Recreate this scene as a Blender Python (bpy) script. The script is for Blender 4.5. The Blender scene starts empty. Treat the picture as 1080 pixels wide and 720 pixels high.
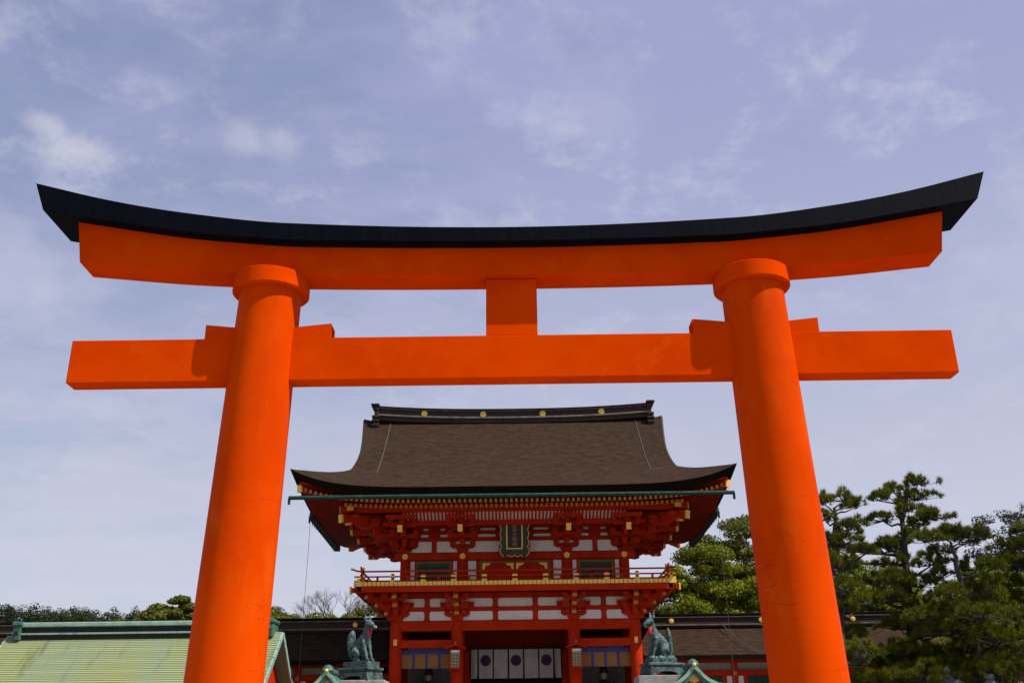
import bpy, bmesh, math, random
import numpy as np
from math import sin, cos, tan, pi, radians, sqrt, atan2
from mathutils import Vector, Matrix

sc = bpy.context.scene
COL = sc.collection
R = radians

# ------------------------------------------------------------------ camera, sky, sun, exposure
cam_d = bpy.data.cameras.new('camera'); cam = bpy.data.objects.new('camera', cam_d); COL.objects.link(cam)
cam_d.sensor_width = 36; cam_d.lens = 35; cam_d.clip_end = 4000; cam_d.clip_start = .1
cam.matrix_world = Matrix.Translation((0, 0, 1.6)) @ Matrix.Rotation(R(90 + 22), 4, 'X') @ Matrix.Rotation(R(-.72), 4, 'Z')
sc.camera = cam

SUN_AZ, SUN_EL = R(65.5), R(53.5)          # azimuth measured from behind the camera towards the right
sdir = Vector((sin(SUN_AZ) * cos(SUN_EL), -cos(SUN_AZ) * cos(SUN_EL), sin(SUN_EL)))
sl = bpy.data.lights.new('sun', 'SUN'); sl.energy = 5.0; sl.angle = R(.5); sl.color = (1, .95, .87)
so = bpy.data.objects.new('sun', sl); COL.objects.link(so)
so.rotation_euler = sdir.to_track_quat('Z', 'Y').to_euler(); so.location = (30, -10, 40)

sc.view_settings.view_transform = 'Standard'; sc.view_settings.look = 'None'
sc.view_settings.gamma = 1; sc.view_settings.use_curve_mapping = False
sc.view_settings.exposure = 0.35

W = bpy.data.worlds.new('World'); sc.world = W; W.use_nodes = True
def world():
    nt = W.node_tree; N = nt.nodes; L = nt.links; N.clear()
    def n(t, **k):
        x = N.new(t)
        for a, b in k.items(): setattr(x, a, b)
        return x
    def mth(op, a, b=None, c=None, clamp=False):
        m = n('ShaderNodeMath', operation=op, use_clamp=clamp)
        for i, v in enumerate((a, b, c)):
            if v is None: continue
            if isinstance(v, (int, float)): m.inputs[i].default_value = v
            else: L.new(v, m.inputs[i])
        return m.outputs[0]
    def noise(vec, scale, det=6, rough=.55, dist=0):
        x = n('ShaderNodeTexNoise'); x.inputs['Scale'].default_value = scale; x.inputs['Detail'].default_value = det
        x.inputs['Roughness'].default_value = rough; x.inputs['Distortion'].default_value = dist
        L.new(vec, x.inputs['Vector']); return x.outputs['Fac']
    def mr(v, a, b, c, d):
        m = n('ShaderNodeMapRange', interpolation_type='SMOOTHSTEP')
        L.new(v, m.inputs[0])
        for i, q in enumerate((a, b, c, d)): m.inputs[i + 1].default_value = q
        return m.outputs[0]
    def mix(f, a, b):
        m = n('ShaderNodeMix', data_type='RGBA')
        if isinstance(f, float): m.inputs[0].default_value = f
        else: L.new(f, m.inputs[0])
        for i, v in ((6, a), (7, b)):
            if isinstance(v, tuple): m.inputs[i].default_value = v + (1,)
            else: L.new(v, m.inputs[i])
        return m.outputs[2]
    tc = n('ShaderNodeTexCoord'); D = tc.outputs['Generated']
    sk = n('ShaderNodeTexSky', sky_type='NISHITA', sun_disc=False)
    sk.sun_elevation = SUN_EL; sk.sun_rotation = atan2(sdir.x, sdir.y); sk.dust_density = 1.2; sk.air_density = 1.0
    sp = n('ShaderNodeSeparateXYZ'); L.new(D, sp.inputs[0])
    zz = mth('ADD', mth('MAXIMUM', sp.outputs[2], 0), .22)
    cb = n('ShaderNodeCombineXYZ')
    L.new(mth('DIVIDE', sp.outputs[0], zz), cb.inputs[0]); L.new(mth('DIVIDE', sp.outputs[1], zz), cb.inputs[1])
    P = cb.outputs[0]
    # thin milky veil all over, thicker to the right and towards the horizon
    mp = n('ShaderNodeMapping'); L.new(P, mp.inputs[0]); mp.inputs['Rotation'].default_value = (0, 0, .5); mp.inputs['Scale'].default_value = (1, 1.7, 1)
    veil = noise(mp.outputs[0], 2.3, 10, .64, .15)
    side = mth('MULTIPLY_ADD', sp.outputs[0], .62, .60)
    low = mr(sp.outputs[2], .05, .75, .34, 0.0)
    vf = mth('ADD', mth('MULTIPLY', mr(veil, .3, .70, 0, 1), .46), mth('ADD', side, low))
    vf = mth('MINIMUM', mth('MAXIMUM', vf, 0), .97)
    hz = mr(sp.outputs[2], .0, .62, 0, 1)
    c = mix(vf, sk.outputs[0], mix(hz, (4.95, 5.12, 5.9), (2.8, 3.05, 4.9)))
    # wispy brighter patches
    w = noise(P, 7.5, 11, .66, .12); wm = noise(P, 1.1, 3, .5)
    wf = mth('MULTIPLY', mr(w, .48, .70, 0, 1), mr(wm, .36, .60, .30, 1))
    c = mix(mth('MULTIPLY', wf, .55), c, (4.7, 4.9, 6.0))
    # a few small cumulus puffs, at their own directions
    dn = n('ShaderNodeTexNoise'); dn.inputs['Scale'].default_value = 30; dn.inputs['Detail'].default_value = 6; dn.inputs['Roughness'].default_value = .6; L.new(D, dn.inputs['Vector'])
    nd = n('ShaderNodeTexNoise'); nd.inputs['Scale'].default_value = 9; nd.inputs['Detail'].default_value = 5; L.new(D, nd.inputs['Vector'])
    for (vx, vy, vz), rad, sy, amt in [((-.508, 1, .652), .03, 1.5, .9), ((-.55, 1, .69), .02, 1.6, .6), ((-.26, 1, .99), .022, 1.8, .7), ((-.11, 1, .93), .03, .6, .5),
                                       ((-.27, 1, .66), .025, 1.5, .4), ((-.315, 1, .665), .02, 1, .4), ((.11, 1, .7), .05, 1.2, .2), ((-.55, 1, .50), .07, 1.6, .35), ((.62, 1, .5), .10, 1.2, .35)]:
        v = Vector((vx, vy, vz)).normalized()
        sub = n('ShaderNodeVectorMath', operation='SUBTRACT'); L.new(D, sub.inputs[0]); sub.inputs[1].default_value = v
        sc_ = n('ShaderNodeVectorMath', operation='MULTIPLY'); L.new(sub.outputs[0], sc_.inputs[0]); sc_.inputs[1].default_value = (1 / rad, 1 / rad, sy / rad)
        ln = n('ShaderNodeVectorMath', operation='LENGTH'); L.new(sc_.outputs[0], ln.inputs[0])
        q = mth('ADD', mth('ADD', ln.outputs['Value'], mth('MULTIPLY_ADD', dn.outputs['Fac'], 1.7, -.85)), mth('MULTIPLY_ADD', nd.outputs['Fac'], 1.6, -.8))
        c = mix(mth('MULTIPLY', mr(q, .05, 1.35, 1, 0), amt), c, (4.9, 5.0, 5.9))
    # below the horizon: dull ground tone
    bg = n('ShaderNodeBackground'); bg.inputs['Strength'].default_value = .1
    L.new(c, bg.inputs[0]); out = n('ShaderNodeOutputWorld'); L.new(bg.outputs[0], out.inputs[0])
world()

# ------------------------------------------------------------------ materials
def mat(name, c1, c2=None, scale=3.0, rough=.6, metal=0.0, bump=0.0, bscale=20.0, stretch=(1, 1, 1), c3=None, s3=1.0, island=0.0, trans=0.0, spec=.4, lines=None, det=6, cracks=False, contrast=(.35, .68), wobble=.25):
    m = bpy.data.materials.new(name); m.use_nodes = True
    def alb(c): return tuple(v * KA for v in c) if c else None
    c1, c2, c3 = alb(c1), alb(c2), alb(c3)
    if lines: lines = lines[:3] + (alb(lines[3]),)
    nt = m.node_tree; N = nt.nodes; L = nt.links
    bs = N['Principled BSDF']
    bs.inputs['Roughness'].default_value = rough; bs.inputs['Metallic'].default_value = metal
    bs.inputs['Specular IOR Level'].default_value = spec
    tc = N.new('ShaderNodeTexCoord'); mp = N.new('ShaderNodeMapping'); mp.inputs['Scale'].default_value = stretch
    L.new(tc.outputs['Object'], mp.inputs[0])
    def noise(s, d=det, r=.6):
        x = N.new('ShaderNodeTexNoise'); x.inputs['Scale'].default_value = s; x.inputs['Detail'].default_value = d; x.inputs['Roughness'].default_value = r
        L.new(mp.outputs[0], x.inputs['Vector']); return x.outputs['Fac']
    def mixc(f, a, b):
        x = N.new('ShaderNodeMix'); x.data_type = 'RGBA'
        L.new(f, x.inputs[0])
        for i, v in ((6, a), (7, b)):
            if isinstance(v, tuple): x.inputs[i].default_value = v + (1,)
            else: L.new(v, x.inputs[i])
        return x.outputs[2]
    def ramp(v, a, b):
        x = N.new('ShaderNodeMapRange'); x.interpolation_type = 'SMOOTHSTEP'; L.new(v, x.inputs[0])
        x.inputs[1].default_value = a; x.inputs[2].default_value = b; return x.outputs[0]
    col = None
    if c2:
        f = ramp(noise(scale), *contrast)
        if island:
            ge = N.new('ShaderNodeNewGeometry'); ad = N.new('ShaderNodeMath'); ad.operation = 'MULTIPLY_ADD'; ad.use_clamp = True
            sb = N.new('ShaderNodeMath'); sb.operation = 'SUBTRACT'; L.new(ge.outputs['Random Per Island'], sb.inputs[0]); sb.inputs[1].default_value = .5
            L.new(sb.outputs[0], ad.inputs[0]); ad.inputs[1].default_value = island; L.new(f, ad.inputs[2]); f = ad.outputs[0]
        col = mixc(f, c1, c2)
    if c3:
        col = mixc(ramp(noise(s3, 8, .65), .52, .75), col if col else c1, c3)
    hgt = None
    if lines:   # fine courses along z (or another axis) of the object: (axis, frequency, depth, colour)
        ax, fr, dep, lc = lines
        sp = N.new('ShaderNodeSeparateXYZ'); L.new(tc.outputs['Object'], sp.inputs[0])
        wob = N.new('ShaderNodeMath'); wob.operation = 'MULTIPLY_ADD'; L.new(noise(2.5, 3), wob.inputs[0]); wob.inputs[1].default_value = wobble / fr; L.new(sp.outputs[ax], wob.inputs[2])
        mu = N.new('ShaderNodeMath'); mu.operation = 'MULTIPLY'; L.new(wob.outputs[0], mu.inputs[0]); mu.inputs[1].default_value = fr
        fr_ = N.new('ShaderNodeMath'); fr_.operation = 'FRACT'; L.new(mu.outputs[0], fr_.inputs[0])
        l = ramp(fr_.outputs[0], .72, .95)
        col = mixc(l, col if col else c1, lc); hgt = fr_.outputs[0]
    if cracks:
        mp2 = N.new('ShaderNodeMapping'); mp2.inputs['Scale'].default_value = (.5, .5, 4.0); L.new(tc.outputs['Object'], mp2.inputs[0])
        wn = N.new('ShaderNodeTexNoise'); wn.inputs['Scale'].default_value = 7; wn.inputs['Detail'].default_value = 4; L.new(mp2.outputs[0], wn.inputs['Vector'])
        wm = N.new('ShaderNodeVectorMath'); wm.operation = 'MULTIPLY_ADD'; L.new(wn.outputs['Color'], wm.inputs[0]); wm.inputs[1].default_value = (.14, .14, .14); L.new(mp2.outputs[0], wm.inputs[2])
        vo = N.new('ShaderNodeTexVoronoi'); vo.feature = 'DISTANCE_TO_EDGE'; vo.inputs['Scale'].default_value = .95; L.new(wm.outputs[0], vo.inputs['Vector'])
        ed = ramp(vo.outputs['Distance'], .002, .008)
        iv = N.new('ShaderNodeMath'); iv.operation = 'SUBTRACT'; iv.inputs[0].default_value = 1; L.new(ed, iv.inputs[1])
        mk = N.new('ShaderNodeTexNoise'); mk.inputs['Scale'].default_value = 2.1; mk.inputs['Detail'].default_value = 1; L.new(tc.outputs['Object'], mk.inputs['Vector'])
        mu = N.new('ShaderNodeMath'); mu.operation = 'MULTIPLY'; L.new(iv.outputs[0], mu.inputs[0]); L.new(ramp(mk.outputs['Fac'], .53, .60), mu.inputs[1])
        col = mixc(mu.outputs[0], col if col else c1, (.40, .032, .003))
    if col: L.new(col, bs.inputs['Base Color'])
    else: bs.inputs['Base Color'].default_value = c1 + (1,)
    if bump:
        bp = N.new('ShaderNodeBump'); bp.inputs['Strength'].default_value = bump; bp.inputs['Distance'].default_value = .03
        h = noise(bscale, 5)
        if hgt is not None:
            ad = N.new('ShaderNodeMath'); ad.operation = 'MULTIPLY_ADD'; L.new(hgt, ad.inputs[0]); ad.inputs[1].default_value = -.6; L.new(h, ad.inputs[2]); h = ad.outputs[0]
        L.new(h, bp.inputs['Height']); L.new(bp.outputs[0], bs.inputs['Normal'])
    if trans:
        tr = N.new('ShaderNodeBsdfTranslucent'); ms = N.new('ShaderNodeMixShader'); ms.inputs[0].default_value = trans
        if col: L.new(col, tr.inputs[0])
        else: tr.inputs[0].default_value = c1 + (1,)
        L.new(bs.outputs[0], ms.inputs[1]); L.new(tr.outputs[0], ms.inputs[2]); L.new(ms.outputs[0], N['Material Output'].inputs[0])
    return m

KA = .76
M = {}
M['verm'] = mat('vermilion lacquer', (.80, .064, .0004), (.69, .049, .0004), 1.0, .55, bump=.05, bscale=4, c3=(.76, .078, .002), s3=2.6, spec=.0)
M['vermcol'] = mat('vermilion pillar paint', (.77, .069, .0004), (.64, .050, .0004), 1.0, .5, stretch=(1, 1, .45), bump=.06, bscale=3, cracks=True, c3=(.73, .090, .003), s3=2.4, spec=.01)
M['black'] = mat('black copper cap', (.0025, .0034, .0075), (.0042, .0050, .0095), 2, .65, bump=.12, bscale=6, stretch=(3, 1, .3), c3=(.006, .0065, .010), s3=4, spec=.03)
M['red'] = mat('gate vermilion', (.60, .034, .005), (.50, .024, .004), 1.6, .6, bump=.08, bscale=8, c3=(.64, .048, .008), s3=3, spec=.05)
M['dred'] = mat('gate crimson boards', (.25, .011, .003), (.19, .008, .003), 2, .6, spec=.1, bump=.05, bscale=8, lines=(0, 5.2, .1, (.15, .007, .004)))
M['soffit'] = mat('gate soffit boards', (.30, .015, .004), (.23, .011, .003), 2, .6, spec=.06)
M['white'] = mat('lime plaster', (.97, .92, .86), (.88, .83, .77), 2.5, .8, bump=.04, bscale=30, c3=(.70, .65, .58), s3=1.6)
M['gold'] = mat('gilt fitting', (1.15, .73, .13), (.95, .56, .085), 14, .45, metal=.3, bump=.1, bscale=40)
M['ochre'] = mat('ochre painted beam end', (.66, .32, .035), (.50, .22, .025), 9, .5)
M['dochre'] = mat('dull ochre frame', (.26, .12, .02), (.18, .08, .014), 6, .6)
M['bark'] = mat('cypress bark thatch', (.074, .041, .024), (.034, .021, .014), 2.2, .95, bump=1.0, bscale=16, stretch=(1.2, 2.2, 4.5), c3=(.092, .060, .042), s3=9, lines=(2, 15.0, .4, (.020, .013, .009)), spec=.05, contrast=(.30, .70), wobble=1.2)
M['barkcut'] = mat('thatch cut edge', (.016, .010, .007), (.009, .006, .004), 3, .95, bump=.6, bscale=14, stretch=(.3, .3, 8), spec=.05)
M['ridge'] = mat('ridge boards', (.066, .038, .027), (.040, .025, .019), 3, .7, spec=.15, bump=.2, stretch=(.3, 1, 4))
M['ridgelight'] = mat('weathered ridge copper', (.20, .19, .17), (.10, .095, .085), 4, .6, bump=.1)
M['dark'] = mat('dark timber', (.018, .014, .012), (.010, .009, .008), 3, .7, bump=.2)
M['verdi'] = mat('green gutter copper', (.022, .075, .055), (.012, .04, .03), 4, .6, spec=.15, c3=(.02, .035, .028), s3=5)
M['verge'] = mat('verge bark and copper', (.040, .038, .027), (.026, .024, .019), 3, .8, bump=.3)
M['patina'] = mat('patina roof copper', (.36, .39, .165), (.31, .39, .25), .9, .75, stretch=(1, .22, .22), c3=(.19, .18, .055), s3=1.7, lines=(2, 13.0, .4, (.085, .10, .04)), bump=.25, bscale=6, spec=.15)
M['patina2'] = mat('pale patina copper', (.36, .52, .40), (.24, .40, .32), 3, .65, c3=(.14, .20, .15), s3=4)
M['patina3'] = mat('deep patina copper', (.065, .17, .135), (.03, .085, .07), 3, .6, c3=(.25, .36, .28), s3=7)
M['bronze'] = mat('verdigris bronze', (.092, .165, .152), (.020, .042, .041), 5.5, .5, metal=.1, bump=.8, bscale=15, c3=(.27, .34, .33), s3=6, contrast=(.40, .62))
M['stone'] = mat('pale granite', (.44, .42, .37), (.33, .31, .28), 5, .85, bump=.2, bscale=45, c3=(.24, .23, .19), s3=2)
M['gstone'] = mat('grey garden stone', (.17, .17, .16), (.10, .10, .095), 5, .9, bump=.35, bscale=25, c3=(.05, .06, .04), s3=2.5)
M['ground'] = mat('pale gravel', (.22, .205, .185), (.17, .16, .145), .6, .95, bump=.4, bscale=60, c3=(.26, .25, .21), s3=.15)
M['bounceground'] = mat('pale bounce ground', (.54, .50, .44), (.45, .42, .37), .5, .95, bump=.4, bscale=60, c3=(.46, .43, .37), s3=.2)  # made bright so the added ground sheet reflects sun up at the torii
M['paving'] = mat('granite paving', (.30, .285, .265), (.23, .22, .21), 1.2, .8, bump=.2, bscale=30, lines=(1, 1.1, .2, (.16, .15, .14)))
M['purple'] = mat('indigo crest', (.030, .018, .075), (.022, .014, .055), 8, .8)
M['cloth'] = mat('white curtain cloth', (.60, .53, .46), (.50, .44, .38), 3, .9, trans=.1, spec=.05)
M['blind'] = mat('bamboo blind', (.42, .19, .035), (.33, .14, .025), 5, .7, lines=(2, 26, .3, (.20, .08, .015)), bump=.3)
M['blue'] = mat('purple blue silk border', (.045, .05, .30), (.03, .032, .20), 6, .6)
M['paper'] = mat('lantern paper', (.62, .60, .36), (.52, .50, .28), 5, .8, trans=.3)
M['greenwin'] = mat('green window bars', (.012, .075, .038), (.008, .05, .026), 4, .6)
M['navy'] = mat('navy plaque field', (.008, .007, .030), (.006, .005, .02), 5, .5)
M['plaqueframe'] = mat('carved plaque frame', (.030, .050, .040), (.075, .072, .03), 16, .5, bump=.8, bscale=26, c3=(.02, .026, .03), s3=11)
M['crimson'] = mat('crimson bib', (.60, .015, .035), (.45, .01, .03), 9, .7)
M['cream'] = mat('straw sheaf', (.46, .45, .42), (.28, .27, .24), 12, .9)
M['greywall'] = mat('grey inner wall', (.40, .40, .38), (.32, .32, .31), 2, .8)
M['robe'] = mat('dark court robe', (.022, .018, .020), (.05, .02, .018), 8, .7)
M['skin'] = mat('painted wooden face', (.42, .32, .25), (.36, .27, .2), 8, .6)
M['wire'] = mat('grey cable', (.11, .11, .105), None, rough=.6)
M['trunk'] = mat('pine trunk bark', (.045, .036, .030), (.085, .070, .060), 6, .95, bump=.7, bscale=14, stretch=(1, 1, .35))
M['trunk2'] = mat('broadleaf bark', (.06, .050, .042), (.10, .085, .07), 6, .95, bump=.5, bscale=12, stretch=(1, 1, .3))
M['bare'] = mat('bare twigs', (.16, .12, .11), (.11, .085, .08), 4, .9)
M['needle'] = mat('pine needles', (.088, .105, .009), (.23, .24, .014), .9, .6, island=.9, trans=.2, c3=(.20, .18, .014), s3=2.4, spec=.12)
M['needle2'] = mat('darker pine needles', (.076, .094, .008), (.20, .215, .013), .9, .6, island=.9, trans=.18, c3=(.17, .155, .013), s3=2.4, spec=.12)
M['leafA'] = mat('olive camphor leaves', (.080, .098, .008), (.19, .185, .012), .55, .5, island=.9, trans=.3, c3=(.17, .13, .016), s3=.8, spec=.15)
M['leafB'] = mat('fresh camphor leaves', (.12, .165, .007), (.30, .31, .010), .6, .5, island=.9, trans=.38, spec=.15)
M['leafC'] = mat('bright maple leaves', (.13, .20, .012), (.24, .31, .016), .6, .5, island=.9, trans=.42, spec=.15)
M['leafD'] = mat('grey green leaves', (.050, .062, .048), (.10, .105, .085), .7, .5, island=.9, trans=.2, spec=.15)
M['leafE'] = mat('yellow spring leaves', (.30, .32, .014), (.42, .38, .018), .8, .5, island=.8, trans=.45, spec=.15)
M['leafF'] = mat('hill wood leaves', (.020, .034, .010), (.042, .060, .013), .05, .7, island=.8, trans=.15, c3=(.10, .12, .018), s3=.06, spec=.15)
M['leafG'] = mat('yellow green rounded crown leaves', (.10, .12, .015), (.20, .20, .02), .4, .6, island=.9, trans=.3, spec=.15)
M['hill'] = mat('hill soil under trees', (.020, .026, .010), (.03, .034, .014), .2, .95)

# ------------------------------------------------------------------ mesh helpers
def tag(o, label, cat, group=None, kind=None):
    o['label'] = label; o['category'] = cat
    if group: o['group'] = group
    if kind: o['kind'] = kind
    return o
def thing(name, loc, label, cat, group=None, rz=0):
    o = bpy.data.objects.new(name, None); COL.objects.link(o); o.location = loc; o.rotation_euler = (0, 0, rz)
    o.empty_display_size = .3
    return tag(o, label, cat, group)
def org(o):
    v = Vector((0, 0, 0))
    while o is not None:
        v += o.location; o = o.parent
    return v
class MB:
    def __init__(s): s.v = []; s.f = []; s.sm = []
    def add(s, vs, fs, smooth=False):
        b = len(s.v); s.v += [tuple(p) for p in vs]; s.f += [tuple(b + i for i in f) for f in fs]; s.sm += [smooth] * len(fs); return s
    def box(s, x0, x1, y0, y1, z0, z1, rot=None, piv=None):
        vs = [Vector((x, y, z)) for z in (z0, z1) for y in (y0, y1) for x in (x0, x1)]
        if rot is not None:
            p = Vector(piv); vs = [rot @ (q - p) + p for q in vs]
        return s.add(vs, [(0, 2, 3, 1), (4, 5, 7, 6), (0, 1, 5, 4), (2, 6, 7, 3), (0, 4, 6, 2), (1, 3, 7, 5)])
    def bar(s, a, b, w, h, up=(0, 0, 1)):
        a, b = Vector(a), Vector(b); d = (b - a).normalized(); u = Vector(up); r = d.cross(u).normalized(); u = r.cross(d)
        vs = []
        for p in (a, b):
            for i, j in ((-1, -1), (1, -1), (1, 1), (-1, 1)): vs.append(p + r * (i * w / 2) + u * (j * h / 2))
        return s.add(vs, [(3, 2, 1, 0), (4, 5, 6, 7), (0, 1, 5, 4), (1, 2, 6, 5), (2, 3, 7, 6), (3, 0, 4, 7)])
    def tube(s, pts, rad, seg=12, caps=True):
        pts = [Vector(p) for p in pts]; n = len(pts)
        if isinstance(rad, (int, float)): rad = [rad] * n
        vs = []; prev = None
        for i, p in enumerate(pts):
            d = (pts[min(i + 1, n - 1)] - pts[max(i - 1, 0)]).normalized()
            if prev is None:
                u = Vector((0, 0, 1)) if abs(d.z) < .9 else Vector((0, 1, 0))
                r = d.cross(u).normalized()
            else: r = (prev - d * prev.dot(d)).normalized()
            prev = r; q = d.cross(r)
            for k in range(seg):
                a = 2 * pi * k / seg; vs.append(p + (r * cos(a) + q * sin(a)) * rad[i])
        fs = [(i * seg + k, i * seg + (k + 1) % seg, (i + 1) * seg + (k + 1) % seg, (i + 1) * seg + k) for i in range(n - 1) for k in range(seg)]
        s.add(vs, fs, True)
        if caps:
            b = len(s.v) - len(vs); s.f.append(tuple(b + k for k in reversed(range(seg)))); s.f.append(tuple(b + (n - 1) * seg + k for k in range(seg))); s.sm += [False, False]
        return s
    def cyl(s, x, y, z0, z1, r0, r1=None, seg=32): return s.tube([(x, y, z0), (x, y, z1)], [r0, r0 if r1 is None else r1], seg)
    def lathe(s, prof, c=(0, 0, 0), seg=24):
        n = len(prof); vs = []
        for r, z in prof:
            for k in range(seg):
                a = 2 * pi * k / seg; vs.append((c[0] + r * cos(a), c[1] + r * sin(a), c[2] + z))
        s.add(vs, [(i * seg + k, i * seg + (k + 1) % seg, (i + 1) * seg + (k + 1) % seg, (i + 1) * seg + k) for i in range(n - 1) for k in range(seg)], True)
        return s
    def prism(s, poly, axis, a0, a1):
        """extrude polygon given as (p,q) along axis 'y' -> (x,z) or 'x' -> (y,z) or 'z' -> (x,y)"""
        n = len(poly)
        def P(p, q, a): return (p, a, q) if axis == 'y' else (a, p, q) if axis == 'x' else (p, q, a)
        vs = [P(p, q, a0) for p, q in poly] + [P(p, q, a1) for p, q in poly]
        return s.add(vs, [tuple(range(n)), tuple(reversed(range(n, 2 * n)))] + [(i + n, (i + 1) % n + n, (i + 1) % n, i) for i in range(n)])
    def grid(s, rows, smooth=True, flip=False):
        m = len(rows[0]); vs = [p for r in rows for p in r]
        fs = [(i * m + k, i * m + k + 1, (i + 1) * m + k + 1, (i + 1) * m + k) for i in range(len(rows) - 1) for k in range(m - 1)]
        if flip: fs = [tuple(reversed(f)) for f in fs]
        return s.add(vs, fs, smooth)
    def ball(s, c, r, seg=16, sz=1.0):
        return s.lathe([(max(1e-3, r * sin(pi * i / 10)), -r * sz * cos(pi * i / 10)) for i in range(11)], c, seg)
    def build(s, name, m, parent=None, world=True, bevel=0, label=None, sharp=35, kind=None, fixn=True):
        o_ = org(parent) if (world and parent is not None) else Vector((0, 0, 0))
        me = bpy.data.meshes.new(name); me.from_pydata([(p[0] - o_.x, p[1] - o_.y, p[2] - o_.z) for p in s.v], [], s.f)
        me.polygons.foreach_set('use_smooth', s.sm); me.update()
        if fixn:
            bm = bmesh.new(); bm.from_mesh(me); bmesh.ops.recalc_face_normals(bm, faces=bm.faces); bm.to_mesh(me); bm.free()
        if any(s.sm): me.set_sharp_from_angle(angle=R(sharp))
        me.materials.append(m)
        o = bpy.data.objects.new(name, me); COL.objects.link(o)
        if parent is not None: o.parent = parent
        if bevel:
            b = o.modifiers.new('bevel', 'BEVEL'); b.width = bevel; b.segments = 2; b.limit_method = 'ANGLE'; b.angle_limit = R(40)
        if label: o['label'] = label
        if kind: o['kind'] = kind
        return o
def dup(o, parent=None, loc=None, rot=None):
    c = o.copy(); COL.objects.link(c)
    if parent is not None: c.parent = parent
    if loc is not None: c.location = loc
    if rot is not None: c.rotation_euler = rot
    for ch in list(o.children): dup(ch, c)
    return c
def interp(tab, x):
    """smooth interpolation through a table"""
    xs = [t[0] for t in tab]; n = len(tab)
    if x <= xs[0]: return tab[0][1]
    if x >= xs[-1]: return tab[-1][1]
    i = max(k for k in range(n) if xs[k] <= x); i = min(i, n - 2)
    def sl(k):
        a, b = max(k - 1, 0), min(k + 1, n - 1); return (tab[b][1] - tab[a][1]) / (tab[b][0] - tab[a][0])
    h = xs[i + 1] - xs[i]; t = (x - xs[i]) / h
    return ((2 * t**3 - 3 * t**2 + 1) * tab[i][1] + (t**3 - 2 * t**2 + t) * h * (0 if i == 0 and xs[0] == 0 else sl(i)) + (-2 * t**3 + 3 * t**2) * tab[i + 1][1] + (t**3 - t**2) * h * sl(i + 1))

# ------------------------------------------------------------------ ground, steps
def structure(o, ): o['kind'] = 'structure'; return o
structure(MB().add([(-900, -500, 0), (900, -500, 0), (900, 900, 0), (-900, 900, 0)], [(0, 1, 2, 3)]).build('ground', M['ground']))
structure(MB().add([(-3.0, -60, .004), (3.0, -60, .004), (3.0, 34.2, .004), (-3.0, 34.2, .004)], [(0, 1, 2, 3)]).build('path', M['paving']))
structure(MB().add([(-14, -30, .008), (14, -30, .008), (14, 22, .008), (-14, 22, .008)], [(0, 1, 2, 3)]).build('bounce_sheet', M['bounceground']))  # unseen bright sheet, added to bounce sunlight onto the torii lintel
st = MB()
for i in range(12): st.box(-3.2, 3.2, 34.3 + i * .3, 37.9, i * .165, (i + 1) * .165 - .002)
structure(st.build('steps', M['stone'], bevel=.01))
structure(MB().box(-24, 24, 37.9, 47.6, 0, 1.98).build('terrace', M['stone']))

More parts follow.
